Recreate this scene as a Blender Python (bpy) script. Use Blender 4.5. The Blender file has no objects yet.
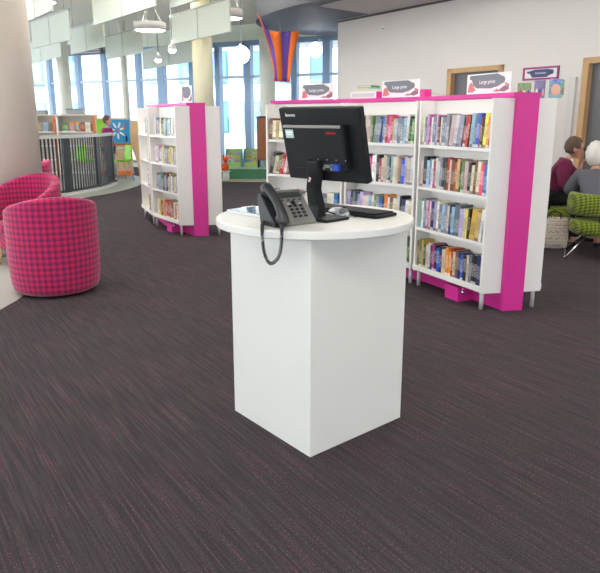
import bpy, bmesh, math, random
from mathutils import Vector, Matrix
random.seed(7)
sc = bpy.context.scene
COL = sc.collection
R = math.radians
PI = math.pi

# ------------------------------------------------------------------ materials
MATS = {}
def lin(c):
    return tuple(((v/255)/12.92 if v/255 <= .04045 else ((v/255+.055)/1.055)**2.4) for v in c)
def newmat(name):
    m = bpy.data.materials.new(name); m.use_nodes = True
    nt = m.node_tree
    return m, nt, nt.nodes['Principled BSDF']
def mat(name, rgb, rough=.5, metal=0, var=.04, scale=40, bump=0, spec=.5, emit=None, estr=0, coat=0):
    """plain coloured surface with a faint procedural mottling"""
    if name in MATS: return MATS[name]
    m, nt, p = newmat(name)
    c = lin(rgb)
    tc = nt.nodes.new('ShaderNodeTexCoord'); nz = nt.nodes.new('ShaderNodeTexNoise')
    nz.inputs['Scale'].default_value = scale; nz.inputs['Detail'].default_value = 3
    nt.links.new(tc.outputs['Object'], nz.inputs['Vector'])
    mr = nt.nodes.new('ShaderNodeMapRange')
    mr.inputs['To Min'].default_value = 1-var; mr.inputs['To Max'].default_value = 1+var
    nt.links.new(nz.outputs['Fac'], mr.inputs['Value'])
    mx = nt.nodes.new('ShaderNodeVectorMath'); mx.operation = 'SCALE'
    mx.inputs[0].default_value = c
    nt.links.new(mr.outputs[0], mx.inputs['Scale'])
    nt.links.new(mx.outputs[0], p.inputs['Base Color'])
    p.inputs['Roughness'].default_value = rough; p.inputs['Metallic'].default_value = metal
    p.inputs['Specular IOR Level'].default_value = spec
    p.inputs['Coat Weight'].default_value = coat
    if bump:
        b = nt.nodes.new('ShaderNodeBump'); b.inputs['Strength'].default_value = bump; b.inputs['Distance'].default_value = .002
        nt.links.new(nz.outputs['Fac'], b.inputs['Height']); nt.links.new(b.outputs[0], p.inputs['Normal'])
    if emit:
        p.inputs['Emission Color'].default_value = (*lin(emit), 1); p.inputs['Emission Strength'].default_value = estr
    MATS[name] = m
    return m
def M(op, nt, a, b=None, c=None):
    n = nt.nodes.new('ShaderNodeMath'); n.operation = op
    for i, v in enumerate((a, b, c)):
        if v is None: continue
        if isinstance(v, (int, float)): n.inputs[i].default_value = v
        else: nt.links.new(v, n.inputs[i])
    return n.outputs[0]
def mixc(nt, f, a, b):
    n = nt.nodes.new('ShaderNodeMix'); n.data_type = 'RGBA'
    if isinstance(f, (int, float)): n.inputs[0].default_value = f
    else: nt.links.new(f, n.inputs[0])
    for i, v in ((6, a), (7, b)):
        if isinstance(v, tuple): n.inputs[i].default_value = (*v, 1)
        else: nt.links.new(v, n.inputs[i])
    return n.outputs[2]
def tartan(name, base, line1, line2, cyl, rad=.36, size=.047):
    """woven check. cyl: wrapped round a drum (angle, height); else planar box checks"""
    m, nt, p = newmat(name)
    tc = nt.nodes.new('ShaderNodeTexCoord'); sp = nt.nodes.new('ShaderNodeSeparateXYZ')
    nt.links.new(tc.outputs['Object'], sp.inputs[0])
    x, y, z = sp.outputs
    if cyl: u = M('MULTIPLY', nt, M('ARCTAN2', nt, y, x), rad)
    else: u = M('ADD', nt, x, M('MULTIPLY', nt, y, .5))
    v = z if cyl else M('ADD', nt, z, M('MULTIPLY', nt, y, .5))
    def bands(t, lo, hi, k=1.0, off=0.0):
        f = M('FRACT', nt, M('ADD', nt, M('DIVIDE', nt, t, size*k), off))
        return M('MULTIPLY', nt, M('GREATER_THAN', nt, f, lo), M('LESS_THAN', nt, f, hi))
    col = tuple(lin(base))
    a1 = M('ADD', nt, bands(u, .0, .5), bands(v, .0, .5))
    c = mixc(nt, M('MULTIPLY', nt, a1, .46), col, tuple(lin(line1)))
    a2 = M('MAXIMUM', nt, bands(u, .16, .25), bands(v, .16, .25))
    c = mixc(nt, M('MULTIPLY', nt, a2, .45), c, tuple(lin(line2)))
    nz = nt.nodes.new('ShaderNodeTexNoise'); nz.inputs['Scale'].default_value = 300
    nt.links.new(tc.outputs['Object'], nz.inputs['Vector'])
    b = nt.nodes.new('ShaderNodeBump'); b.inputs['Strength'].default_value = .3; b.inputs['Distance'].default_value = .001
    nt.links.new(nz.outputs['Fac'], b.inputs['Height']); nt.links.new(b.outputs[0], p.inputs['Normal'])
    nt.links.new(c, p.inputs['Base Color'])
    p.inputs['Roughness'].default_value = .9; p.inputs['Sheen Weight'].default_value = .2
    return m

WHITE = mat('white_laminate', (232, 231, 227), .38, var=.012, scale=6)
WHITE2 = mat('white_shelf_board', (236, 233, 230), .45, var=.012, scale=6)
PINK = mat('magenta_laminate', (218, 46, 150), .45, var=.03, scale=15)
CHROME = mat('brushed_chrome', (200, 202, 205), .25, 1, var=.03)
STEEL = mat('satin_steel', (170, 172, 175), .4, .8, var=.03)
BLACK = mat('black_plastic', (20, 21, 25), .5, var=.06, scale=80, spec=.3)
BLACK2 = mat('charcoal_plastic', (24, 25, 30), .55, var=.05, scale=60, spec=.3)
PHONE = mat('phone_graphite', (122, 119, 116), .42, var=.04, scale=90)
PHONED = mat('phone_dark', (50, 51, 55), .35, var=.04, scale=90)
WALL = mat('painted_plaster', (226, 220, 216), .85, var=.015, scale=3, bump=.05)
CEIL = mat('ceiling_paint', (240, 236, 218), .9, var=.02, scale=2)
SOFF = mat('grey_bulkhead_paint', (100, 104, 116), .7, var=.03, scale=2)
SOFF2 = mat('pale_ceiling_panel', (206, 200, 200), .85, var=.02, scale=2)
BAFF = mat('acoustic_felt', (204, 211, 203), .95, var=.02, scale=30)
CONC = mat('column_paint', (208, 198, 188), .8, var=.03, scale=5, bump=.1)
CONC2 = mat('pale_column_paint', (240, 240, 228), .8, var=.03, scale=5)
MULL = mat('steel_blue_frame', (124, 150, 180), .4, .2, var=.03)
TRANS = mat('pale_transom', (170, 184, 196), .4, .2, var=.02)
OAK = mat('oak_veneer', (198, 158, 112), .5, var=.12, scale=12)
BEECH = mat('beech_wood', (222, 184, 138), .5, var=.08, scale=14)
DOORG = mat('grey_door', (108, 108, 114), .5, var=.03, scale=8)
VINYL = mat('pale_vinyl', (168, 170, 164), .5, var=.05, scale=30)
PAPER = mat('white_paper', (240, 240, 240), .8, var=.01)
PAGES = mat('page_edges', (226, 216, 196), .9, var=.08, scale=200)
GREY = mat('slate_print', (122, 128, 136), .6, var=.02)
LETTER = mat('white_lettering', (248, 248, 248), .6, var=.01)
MAROON = mat('maroon_knit', (112, 34, 72), .95, var=.1, scale=150, bump=.4)
SKIN = mat('skin', (206, 150, 128), .55, var=.05, scale=30)
HAIRB = mat('brown_hair', (98, 78, 66), .8, var=.2, scale=60, bump=.5)
HAIRW = mat('white_hair', (226, 222, 218), .85, var=.08, scale=60, bump=.5)
JACKET = mat('grey_jacket', (92, 92, 102), .9, var=.1, scale=60, bump=.4)
TROUS = mat('black_trousers', (30, 30, 34), .9, var=.1, scale=60)
LIME = mat('lime_plastic', (136, 206, 30), .4, var=.03)
ORANGE = mat('orange_laminate', (240, 120, 40), .5, var=.03)
TUBP = tartan('pink_tartan_drum', (206, 30, 92), (116, 22, 84), (76, 20, 62), True)
TUBC = tartan('pink_tartan_flat', (206, 30, 92), (116, 22, 84), (76, 20, 62), False)
GTAR = tartan('green_tartan', (142, 154, 34), (60, 82, 26), (36, 42, 24), False, size=.03)
LIGHTM = mat('lit_diffuser', (255, 255, 255), .5, var=0, emit=(255, 252, 244), estr=8)
GLOBEM = mat('lit_globe', (255, 255, 255), .5, var=0, emit=(255, 255, 255), estr=9)

WIRE = mat('dark_wire', (120, 120, 120), .6)
UPM = mat('added_uplight_glow', (255, 255, 255), .5, var=0, emit=(255, 250, 236), estr=70)  # glow added above the pendant shades to brighten the ceiling
def carpet():
    m, nt, p = newmat('striated_carpet')
    tc = nt.nodes.new('ShaderNodeTexCoord')
    mp = nt.nodes.new('ShaderNodeMapping'); mp.vector_type = 'POINT'
    mp.inputs['Rotation'].default_value = (0, 0, R(-33))     # local x runs across the lines
    nt.links.new(tc.outputs['Object'], mp.inputs['Vector'])
    def noise(sx, sy, det=2, off=0):
        mm = nt.nodes.new('ShaderNodeMapping'); mm.inputs['Scale'].default_value = (sx, sy, 1); mm.inputs['Location'].default_value = (off, off, 0)
        nt.links.new(mp.outputs[0], mm.inputs['Vector'])
        n = nt.nodes.new('ShaderNodeTexNoise'); n.inputs['Scale'].default_value = 1; n.inputs['Detail'].default_value = det
        nt.links.new(mm.outputs[0], n.inputs['Vector']); return n.outputs['Fac']
    def ss(v, a, b):
        r = nt.nodes.new('ShaderNodeMapRange'); r.interpolation_type = 'SMOOTHSTEP'
        r.inputs['From Min'].default_value = a; r.inputs['From Max'].default_value = b
        nt.links.new(v, r.inputs['Value']); return r.outputs[0]
    c = mixc(nt, ss(noise(120, 3.0), .38, .62), lin((58, 56, 58)), lin((76, 73, 75)))
    c = mixc(nt, ss(noise(420, 150, 1, 3), .44, .60), c, lin((50, 47, 50)))
    sp_ = ss(noise(420, 110, 1, 11), .52, .62)
    f1 = M('MULTIPLY', nt, ss(noise(120, 1.6, 1, 7), .50, .68), sp_)
    c = mixc(nt, M('MULTIPLY', nt, f1, .8), c, lin((142, 84, 108)))
    f0 = M('MULTIPLY', nt, sp_, .13)
    c = mixc(nt, f0, c, lin((134, 92, 112)))
    f2 = M('MULTIPLY', nt, ss(noise(110, 1.6, 1, 23), .58, .70), .3)
    c = mixc(nt, f2, c, lin((44, 42, 45)))
    f3 = M('MULTIPLY', nt, ss(noise(.8, .6, 2, 31), .3, .7), .12)
    c = mixc(nt, f3, c, lin((58, 54, 58)))
    nt.links.new(c, p.inputs['Base Color'])
    p.inputs['Roughness'].default_value = .95; p.inputs['Specular IOR Level'].default_value = .15
    b = nt.nodes.new('ShaderNodeBump'); b.inputs['Strength'].default_value = .5; b.inputs['Distance'].default_value = .003
    nt.links.new(noise(450, 220, 1, 5), b.inputs['Height']); nt.links.new(b.outputs[0], p.inputs['Normal'])
    return m
def glassmat():
    m = bpy.data.materials.new('window_glass'); m.use_nodes = True; nt = m.node_tree; nt.nodes.clear()
    o = nt.nodes.new('ShaderNodeOutputMaterial'); t = nt.nodes.new('ShaderNodeBsdfTransparent'); g = nt.nodes.new('ShaderNodeBsdfGlossy')
    t.inputs[0].default_value = (.93, .97, 1, 1); g.inputs['Roughness'].default_value = .05
    nz = nt.nodes.new('ShaderNodeTexNoise'); nz.inputs['Scale'].default_value = .4
    mr = nt.nodes.new('ShaderNodeMapRange'); mr.inputs['To Min'].default_value = .04; mr.inputs['To Max'].default_value = .08
    nt.links.new(nz.outputs[0], mr.inputs[0])
    x = nt.nodes.new('ShaderNodeMixShader'); nt.links.new(mr.outputs[0], x.inputs[0])
    nt.links.new(t.outputs[0], x.inputs[1]); nt.links.new(g.outputs[0], x.inputs[2]); nt.links.new(x.outputs[0], o.inputs[0])
    return m
GLASS = glassmat()
def acrylic():
    m = GLASS.copy(); m.name = 'clear_acrylic'
    return m
ACRY = acrylic()
def bookmat(name, rgb, ink):
    """printed jacket: title block, lettering flecks and bands up the spine"""
    m, nt, p = newmat(name)
    tc = nt.nodes.new('ShaderNodeTexCoord'); oi = nt.nodes.new('ShaderNodeObjectInfo')
    sp = nt.nodes.new('ShaderNodeSeparateXYZ'); nt.links.new(tc.outputs['Object'], sp.inputs[0])
    z = sp.outputs[2]; r = oi.outputs['Random']
    cmb = nt.nodes.new('ShaderNodeCombineXYZ')
    nt.links.new(M('MULTIPLY', nt, sp.outputs[0], 120), cmb.inputs[0]); nt.links.new(M('MULTIPLY', nt, z, 330), cmb.inputs[2])
    nt.links.new(M('MULTIPLY_ADD', nt, sp.outputs[1], 120, M('MULTIPLY', nt, r, 50)), cmb.inputs[1])
    nz = nt.nodes.new('ShaderNodeTexNoise'); nz.inputs['Scale'].default_value = 1; nz.inputs['Detail'].default_value = 1
    nt.links.new(cmb.outputs[0], nz.inputs['Vector'])
    lo = M('ADD', nt, M('MULTIPLY', nt, r, .05), .03); hi = M('ADD', nt, lo, .10)
    blk = M('MULTIPLY', nt, M('GREATER_THAN', nt, z, lo), M('LESS_THAN', nt, z, hi))
    f = M('MULTIPLY', nt, blk, M('GREATER_THAN', nt, nz.outputs['Fac'], .53))
    c0 = lin(rgb)
    hs = nt.nodes.new('ShaderNodeHueSaturation'); hs.inputs['Color'].default_value = (*c0, 1)
    nt.links.new(M('ADD', nt, M('MULTIPLY', nt, r, .06), .47), hs.inputs['Hue'])
    nt.links.new(M('ADD', nt, M('MULTIPLY', nt, r, .5), .75), hs.inputs['Value'])
    c = mixc(nt, M('MULTIPLY', nt, f, .6), hs.outputs[0], lin(ink))
    foot = M('MULTIPLY', nt, M('LESS_THAN', nt, z, .022), M('GREATER_THAN', nt, M('FRACT', nt, M('MULTIPLY', nt, r, 7)), .45))
    c = mixc(nt, M('MULTIPLY', nt, foot, .7), c, lin(ink))
    nt.links.new(c, p.inputs['Base Color']); p.inputs['Roughness'].default_value = .38
    return m
BK = {k: bookmat('jacket_'+k, a, b) for k, a, b in [
    ('white', (232, 230, 228), (90, 90, 110)), ('cream', (226, 216, 190), (120, 60, 50)), ('grey', (150, 152, 158), (240, 240, 240)),
    ('slate', (110, 122, 140), (230, 230, 230)), ('black', (34, 32, 34), (230, 220, 210)), ('red', (176, 36, 46), (245, 235, 230)),
    ('pink', (232, 84, 140), (255, 240, 245)), ('magenta', (170, 50, 120), (240, 230, 240)), ('blue', (44, 106, 196), (240, 240, 240)),
    ('navy', (34, 48, 96), (225, 225, 235)), ('sky', (156, 196, 222), (60, 70, 110)), ('yellow', (232, 204, 92), (70, 50, 40)),
    ('orange', (230, 130, 54), (255, 245, 230)), ('green', (98, 140, 70), (240, 240, 220)), ('darkgreen', (42, 76, 58), (230, 220, 180)),
    ('lilac', (178, 168, 208), (70, 50, 110)), ('brown', (116, 74, 54), (235, 215, 180)), ('teal', (150, 190, 184), (40, 70, 70)),
    ('blush', (232, 204, 200), (150, 60, 80)), ('tan', (196, 160, 116), (80, 50, 40))]}
CNAME = dict(slate='blue-grey', darkgreen='dark green', blush='pale pink', sky='light blue', navy='navy blue')

# ------------------------------------------------------------------ mesh helpers
class MB:
    def __init__(s): s.bm = bmesh.new()
    def box(s, c, d, rz=0, rx=0, ry=0, bev=0, mi=0):
        r = bmesh.ops.create_cube(s.bm, size=1)
        vs = r['verts']
        bmesh.ops.scale(s.bm, vec=d, verts=vs)
        if bev:
            es = list({e for v in vs for e in v.link_edges})
            rr = bmesh.ops.bevel(s.bm, geom=es, offset=bev, segments=2, profile=.5, affect='EDGES')
            vs = rr['verts']
        mt = Matrix.Translation(c) @ Matrix.Rotation(rz, 4, 'Z') @ Matrix.Rotation(ry, 4, 'Y') @ Matrix.Rotation(rx, 4, 'X')
        bmesh.ops.transform(s.bm, matrix=mt, verts=vs)
        if mi:
            for f in {f for v in vs for f in v.link_faces}: f.material_index = mi
        return s
    def prism(s, pts, z0, z1, mi=0):
        a = [s.bm.verts.new((x, y, z0)) for x, y in pts]; b = [s.bm.verts.new((x, y, z1)) for x, y in pts]
        n = len(pts); fs = [s.bm.faces.new(a[::-1]), s.bm.faces.new(b)]
        for i in range(n): fs.append(s.bm.faces.new((a[i], a[(i+1) % n], b[(i+1) % n], b[i])))
        for f in fs: f.material_index = mi
        return s
    def tube(s, pts, r, seg=8, closed=False):
        pts = [Vector(p) for p in pts]; rings = []
        n = len(pts)
        up = Vector((0, 0, 1))
        for i, p in enumerate(pts):
            t = (pts[min(i+1, n-1)]-pts[max(i-1, 0)])
            if closed: t = pts[(i+1) % n]-pts[i-1]
            t.normalize()
            a = t.cross(up)
            if a.length < .05: a = t.cross(Vector((1, 0, 0)))
            a.normalize()
            if rings and a.dot(lasta) < 0: a = -a
            lasta = a
            b = t.cross(a); rr = r[i] if isinstance(r, (list, tuple)) else r
            rings.append([s.bm.verts.new(p+rr*(math.cos(2*PI*k/seg)*a+math.sin(2*PI*k/seg)*b)) for k in range(seg)])
        m = n if closed else n-1
        for i in range(m):
            A, B = rings[i], rings[(i+1) % n]
            for k in range(seg):
                f = s.bm.faces.new((A[k], A[(k+1) % seg], B[(k+1) % seg], B[k])); f.smooth = True
        if not closed: s.bm.faces.new(rings[0][::-1]); s.bm.faces.new(rings[-1])
        return s
    def cyl(s, c, r, h, seg=24, r2=None):
        c = Vector(c)
        return s.tube([c, c+Vector((0, 0, h))], [r, r if r2 is None else r2], seg)
    def lathe(s, prof, c=(0, 0, 0), seg=32, smooth=True):
        c = Vector(c); rings = []
        for r, z in prof:
            if r < 1e-5: rings.append([s.bm.verts.new(c+Vector((0, 0, z)))])
            else: rings.append([s.bm.verts.new(c+Vector((r*math.cos(2*PI*k/seg), r*math.sin(2*PI*k/seg), z))) for k in range(seg)])
        for A, B in zip(rings, rings[1:]):
            for k in range(seg):
                k2 = (k+1) % seg
                if len(A) == 1 and len(B) == 1: continue
                if len(A) == 1: f = s.bm.faces.new((A[0], B[k2], B[k]))
                elif len(B) == 1: f = s.bm.faces.new((A[k], A[k2], B[0]))
                else: f = s.bm.faces.new((A[k], A[k2], B[k2], B[k]))
                f.smooth = smooth
        return s
    def ball(s, c, d, seg=16, rot=None):
        r = bmesh.ops.create_uvsphere(s.bm, u_segments=seg, v_segments=max(6, seg//2+2), radius=.5)
        mt = Matrix.Translation(c) @ (rot or Matrix()) @ Matrix.Diagonal((*d, 1))
        bmesh.ops.transform(s.bm, matrix=mt, verts=r['verts'])
        for v in r['verts']:
            for f in v.link_faces: f.smooth = True
        return s
    def xf(s, m):
        bmesh.ops.transform(s.bm, matrix=m, verts=s.bm.verts); return s
def obj(name, mb, m, parent=None, loc=(0, 0, 0), rz=0):
    me = bpy.data.meshes.new(name)
    bm = mb.bm if isinstance(mb, MB) else mb
    bmesh.ops.recalc_face_normals(bm, faces=bm.faces)
    bm.to_mesh(me); bm.free()
    for x in (m if isinstance(m, (list, tuple)) else [m]): me.materials.append(x)
    o = bpy.data.objects.new(name, me); COL.objects.link(o)
    o.location = loc; o.rotation_euler = (0, 0, rz)
    if parent: o.parent = parent
    return o
def thing(name, label, cat, loc=(0, 0, 0), rz=0, group=None):
    o = bpy.data.objects.new(name, None); COL.objects.link(o)
    o.empty_display_size = .1
    o.location = loc; o.rotation_euler = (0, 0, rz)
    return tag(o, label, cat, group)
def tag(o, label, cat, group=None):
    o['label'] = label; o['category'] = cat
    if group: o['group'] = group
    return o
def struct(name, mb, m, parent=None):
    o = obj(name, mb, m, parent)
    if not parent: o['kind'] = 'structure'
    return o
def text_mesh(body, size, depth=.0006):
    cu = bpy.data.curves.new('lettering', 'FONT'); cu.body = body; cu.size = size; cu.extrude = depth
    cu.align_x = 'CENTER'; cu.align_y = 'CENTER'
    t = bpy.data.objects.new('lettering_source', cu); COL.objects.link(t)
    dg = bpy.context.evaluated_depsgraph_get(); dg.update()
    me = bpy.data.meshes.new_from_object(t.evaluated_get(dg))
    bm = bmesh.new(); bm.from_mesh(me)
    bpy.data.objects.remove(t); bpy.data.curves.remove(cu); bpy.data.meshes.remove(me)
    w = MB(); w.bm.free(); w.bm = bm
    return w
STAND = Matrix.Rotation(PI/2, 4, 'X')      # lays flat xy artwork upright, facing -Y

# ------------------------------------------------------------------ room shell
struct('floor', MB().box((-.5, 9, -.05), (26, 30, .1)), carpet())
mb = MB(); pts = []
mb.prism([(-4.66+2.42*math.cos(t*2*PI/64), 5.1+2.42*math.sin(t*2*PI/64)) for t in range(64)], .0, .004)
struct('trim_1', mb, VINYL)
mb = MB(); mb.prism([(-5.87+2.42*math.cos(t*2*PI/64), 14.3+3.75*math.sin(t*2*PI/64)) for t in range(64)], .0, .004)
struct('trim_2', mb, VINYL)

CZ = 3.7
struct('ceiling', MB().box((-.5, 9, CZ+.05), (26, 30, .1)), CEIL)
# right wall, running away to the left at 33 degrees
wd = Vector((-.546, .838)); wn = Vector((-.838, -.546))       # along, and towards the room
def wp(Y): return Vector((3.5-.652*(Y-8.7), Y))
WR = math.atan2(wd.y, wd.x)
def wall_piece(mb, Y0, Y1, z0, z1, th=.25):
    a, b = wp(Y0), wp(Y1)
    mb.prism([(a.x, a.y), (a.x-wn.x*th, a.y-wn.y*th), (b.x-wn.x*th, b.y-wn.y*th), (b.x, b.y)], z0, z1)
mb = MB()
D1 = (9.72, 10.62); D2 = (7.5, 8.68)
for a, b in ((-4.5, D2[0]), (D2[1], D1[0]), (D1[1], 13.0)): wall_piece(mb, a, b, 0, CZ)
for a, b in (D2, D1): wall_piece(mb, a, b, 2.12, CZ)
struct('wall_right', mb, WALL)
e = wp(13.0)
struct('wall_far', MB().prism([(e.x, e.y), (e.x+.25, e.y+.12), (3.9, 15.6), (3.9, 15.9)], 0, CZ), WALL)
struct('wall_left', MB().box((-9.9, 8.5, .25), (.2, 29, .5)).box((-9.9, 8.5, CZ-.2), (.2, 29, .4)), WALL)
struct('wall_back', MB().box((-.5, -4.1, .55), (24, .2, 1.1)).box((-.5, -4.1, CZ-.6), (24, .2, 1.2)), WALL)
# doors: grey leaf, oak frame
for n, (a, b) in ((1, D1), (2, D2)):
    mb = MB(); wall_piece(mb, a+.06, b-.06, .01, 2.06, .05)
    bmesh.ops.translate(mb.bm, vec=(-wn.x*.07, -wn.y*.07, 0), verts=mb.bm.verts)
    d = struct('door_%d' % n, mb, DOORG)
    fr = MB()
    for y0, y1, z0, z1 in ((a, a+.07, 0, 2.12), (b-.07, b, 0, 2.12), (a, b, 2.05, 2.12)):
        q = MB(); wall_piece(q, y0, y1, z0, z1, .16)
        bmesh.ops.translate(q.bm, vec=(wn.x*.02, wn.y*.02, 0), verts=q.bm.verts)
        me = bpy.data.meshes.new('t'); q.bm.to_mesh(me); fr.bm.from_mesh(me); q.bm.free()
    obj('door_frame', fr, OAK, d)
    h = wp(b-.2); obj('door_handle', MB().tube([(h.x+wn.x*.0, h.y+wn.y*.0, 1.02), (h.x+wn.x*.05, h.y+wn.y*.05, 1.02), (h.x+wn.x*.05-wd.x*.1, h.y+wn.y*.05-wd.y*.1, 1.02)], .01), CHROME, d)
# skirting
mb = MB(); wall_piece(mb, -4, D2[0], 0, .1, .012); wall_piece(mb, D2[1], D1[0], 0, .1, .012); wall_piece(mb, D1[1], 13, 0, .1, .012)
bmesh.ops.translate(mb.bm, vec=(wn.x*.012, wn.y*.012, 0), verts=mb.bm.verts)
struct('baseboard_right', mb, mat('grey_skirting', (150, 148, 150), .6))

# curved grey bulkhead and the pale ceiling panel beside the wall
def smooth_poly(P, n=6):
    out = []
    for i in range(len(P)-1):
        p0, p1, p2, p3 = P[max(i-1, 0)], P[i], P[i+1], P[min(i+2, len(P)-1)]
        for k in range(n):
            t = k/n
            out.append(tuple(.5*((2*b)+(-a+c)*t+(2*a-5*b+4*c-d)*t*t+(-a+3*b-3*c+d)*t**3) for a, b, c, d in zip(p0, p1, p2, p3)))
    out.append(tuple(P[-1])); return out
edge = smooth_poly([(3.7, 8.35), (2.4, 9.2), (1.24, 10.0), (.62, 10.5), (0, 11.25), (-.45, 12.0), (-.76, 12.8), (-.82, 13.6), (-.6, 14.4), (-.05, 15.1), (.9, 15.4)])
cont = [(1.3, 15.5), (1.1, 13.1)] + [(wp(13.0-k*.6).x+.1, 13.0-k*.6) for k in range(0, 7)]
struct('trim_3', MB().prism(edge+cont, 3.13, CZ-.001), SOFF)
struct('trim_4', MB().prism([(.30, 11.35), (.70, 10.75), (1.45, 10.15), (wp(9.3).x, 9.3), (wp(12.2).x, 12.2)], 3.118, 3.1295), SOFF2)

mb = MB(); wall_piece(mb, 9.4, 13.0, 3.085, 3.117, .015)  # dark strip painted in as the shadow line between wall and soffit
bmesh.ops.translate(mb.bm, vec=(wn.x*.016, wn.y*.016, 0), verts=mb.bm.verts)
struct('trim_5', mb, mat('painted_shadow_gap', (92, 88, 90), .7))
# window wall: y = 17.3 - .55 x
wl = Vector((-1, .55)).normalized(); WA = math.atan2(wl.y, wl.x)
def win(x, off=0):
    v = Vector((x, 17.3-.55*x)); n = Vector((-wl.y, -wl.x)) * 0
    return v
def wbox(mb, x0, x1, z0, z1, th, off=0):
    a, b = win(x0), win(x1); nn = Vector((wl.y, -wl.x))
    if nn.y > 0: nn = -nn
    a = a+nn*off; b = b+nn*off
    mb.prism([(a.x, a.y), (b.x, b.y), (b.x-nn.x*th, b.y-nn.y*th), (a.x-nn.x*th, a.y-nn.y*th)], z0, z1)
mb = MB(); wbox(mb, 3.8, -10, 3.32, CZ, .3); wbox(mb, 3.8, -10, 0, .12, .3)
struct('wall_window', mb, mat('pale_green_wall', (222, 228, 214), .85, var=.02, scale=3))
def from_px(px, Y=18.0):
    k = (px-300)*.001485
    return 17.3*k/(1+.55*k)          # where a sight line at that bearing meets the window wall
bounds = [3.6, 1.62, from_px(325), from_px(294), from_px(271), from_px(249), from_px(220), from_px(196), from_px(165), from_px(143), from_px(110), from_px(85), from_px(57), from_px(31), -9.9]
wids = [.12]*15; wids[5] = .17; wids[6] = .13; wids[7] = .2; wids[8] = .2; wids[2] = .17; wids[3] = .14
for i in range(len(bounds)-1):
    a, b = bounds[i], bounds[i+1]
    fr = MB(); wbox(fr, b+wids[i+1]/2, b-wids[i+1]/2, .12, 3.32, .16)
    wbox(fr, a-.02, b, 3.2, 3.32, .14); wbox(fr, a-.02, b, .12, .2, .14)
    w = struct('window_%d' % (i+1), fr, MULL)
    g = MB(); wbox(g, a-wids[i]/2, b+wids[i+1]/2, .2, 3.2, .012, -.07); obj('pane', g, GLASS, w)
    t = MB(); wbox(t, a-wids[i]/2, b+wids[i+1]/2, 2.41, 2.47, .1, -.02); obj('transom', t, TRANS, w)

n_ = len(bounds)
for i in range(8):  # unseen left windows, added to let more daylight in
    y0 = -4+i*3.4
    w = struct('window_%d' % (n_+i), MB().box((-9.9, y0, 1.9), (.16, .1, 2.8)).box((-9.9, y0+1.7, 2.45), (.1, 3.3, .06)), MULL)
    obj('pane', MB().box((-9.9, y0+1.7, 1.9), (.012, 3.3, 2.8)), GLASS, w)
for i in range(6):  # windows behind the camera, also added as a daylight source
    x0 = -10+i*3.8
    w = struct('window_%d' % (n_+8+i), MB().box((x0, -4.1, 1.8), (.1, .16, 1.4)).box((x0+1.9, -4.1, 1.8), (3.7, .1, .05)), MULL)
    obj('pane', MB().box((x0+1.9, -4.1, 1.8), (3.7, .012, 1.4)), GLASS, w)

# outside: pavement and office building
struct('ground', MB().box((-4, 45, -.2), (90, 48, .1)), mat('pavement', (200, 200, 200), .9, var=.05, scale=1))
BW = mat('render_white', (206, 216, 230), .8, var=.02, scale=1); BG = mat('blue_glazing', (96, 140, 190), .2, var=.06, scale=.5)
BB = mat('blue_cladding', (64, 112, 176), .5, var=.04, scale=1)
def facade(x0, y0, w, hh, nb, label, yaw, seed):
    rnd = random.Random(seed)
    b = thing('office_building', label, 'building', (x0, y0, -.15), yaw)
    obj('wall', MB().box((0, 3, hh/2), (w, 6, hh)), BW, b)
    for i in range(nb):
        for j in range(int(hh//2.6)):
            cx = -w/2+(i+.5)*w/nb; cz = 1.6+j*2.6
            f = obj('window_unit', MB().box((cx, -.04, cz), (w/nb*.55, .1, 1.7), bev=.02), BB, b)
            obj('glazing', MB().box((cx, -.10, cz), (w/nb*.55-.16, .04, 1.54)), BG, f)
    obj('parapet', MB().box((0, 2.9, hh+.1), (w+.3, 6.4, .3)), BW, b)
    return b
facade(-20, 43, 16, 9, 7, 'white office block outside, seen through the windows at the far left', R(-20), 1)
facade(-3.5, 38, 11, 10.5, 6, 'white office block outside, seen through the windows behind the bookcases', R(-8), 2)

# ------------------------------------------------------------------ columns
def column(x, y, r, m, label):
    t = thing('column', label, 'column', (x, y, 0))
    obj('shaft', MB().lathe([(0, 0.004), (r, .004), (r, CZ), (0, CZ)], seg=48), m, t)
    obj('base_ring', MB().lathe([(r+.002, .005), (r+.018, .005), (r+.018, .07), (r+.002, .08)], seg=48), STEEL, t)
    return t
column(-3.22, 7.2, .44, CONC, 'thick beige round column at the left edge behind the pink tartan chairs')
column(-1.83, 13.2, .19, mat('cream_column', (206, 202, 176), .8, var=.03, scale=5), 'cream round column rising behind the smaller white and pink bookcase')
column(-.80, 17.1, .19, CONC2, 'pale round column behind the orange and purple fabric streamer')
column(-5.95, 17.6, .15, CONC2, 'slim white column by the windows above the picture book shelf')
column(-4.36, 17.35, .08, CONC2, 'slim white column by the windows beside the blue display board')

# ------------------------------------------------------------------ baffles and lights
def raypt(px, py, z):
    """world point at height z seen along a bearing and elevation from the standing viewpoint"""
    f = 667; p = math.atan(171/f); dv = py-286.5
    x = px-300; y = f*math.cos(p)-dv*math.sin(p); d = -(dv*math.cos(p)+f*math.sin(p))
    t = (z-1.4)/d
    return Vector((x*t, y*t, z))
baf = [((33, 46), (71, 37), 'hanging pale felt baffle just right of the thick beige column', 0),
       ((71, 52), (105, 44), 'hanging pale felt baffle second in from the thick beige column', 0),
       ((94, 23), (157, 3), 'large near felt baffle hanging above and left of the left round pendant', 0),
       ((106, 57), (143, 50), 'hanging pale felt baffle just below and left of the left round pendant', 0),
       ((143, 67), (200, 58), 'low pale felt baffle hanging behind the two small spotlights', 0),
       ((171, 42), (231, 29), 'pale felt baffle hanging in front of the cream column top', 0),
       ((170, 6), (236, -14), 'near felt baffle hanging along the top edge above the round pendants', 0),
       ((22, 22), (52, 8), 'near bluish felt baffle hanging under the pendant beside the thick column', 0),
       ((24, 63), (62, 54), 'far low felt baffle hanging beside the thick beige column', 0)]
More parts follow.
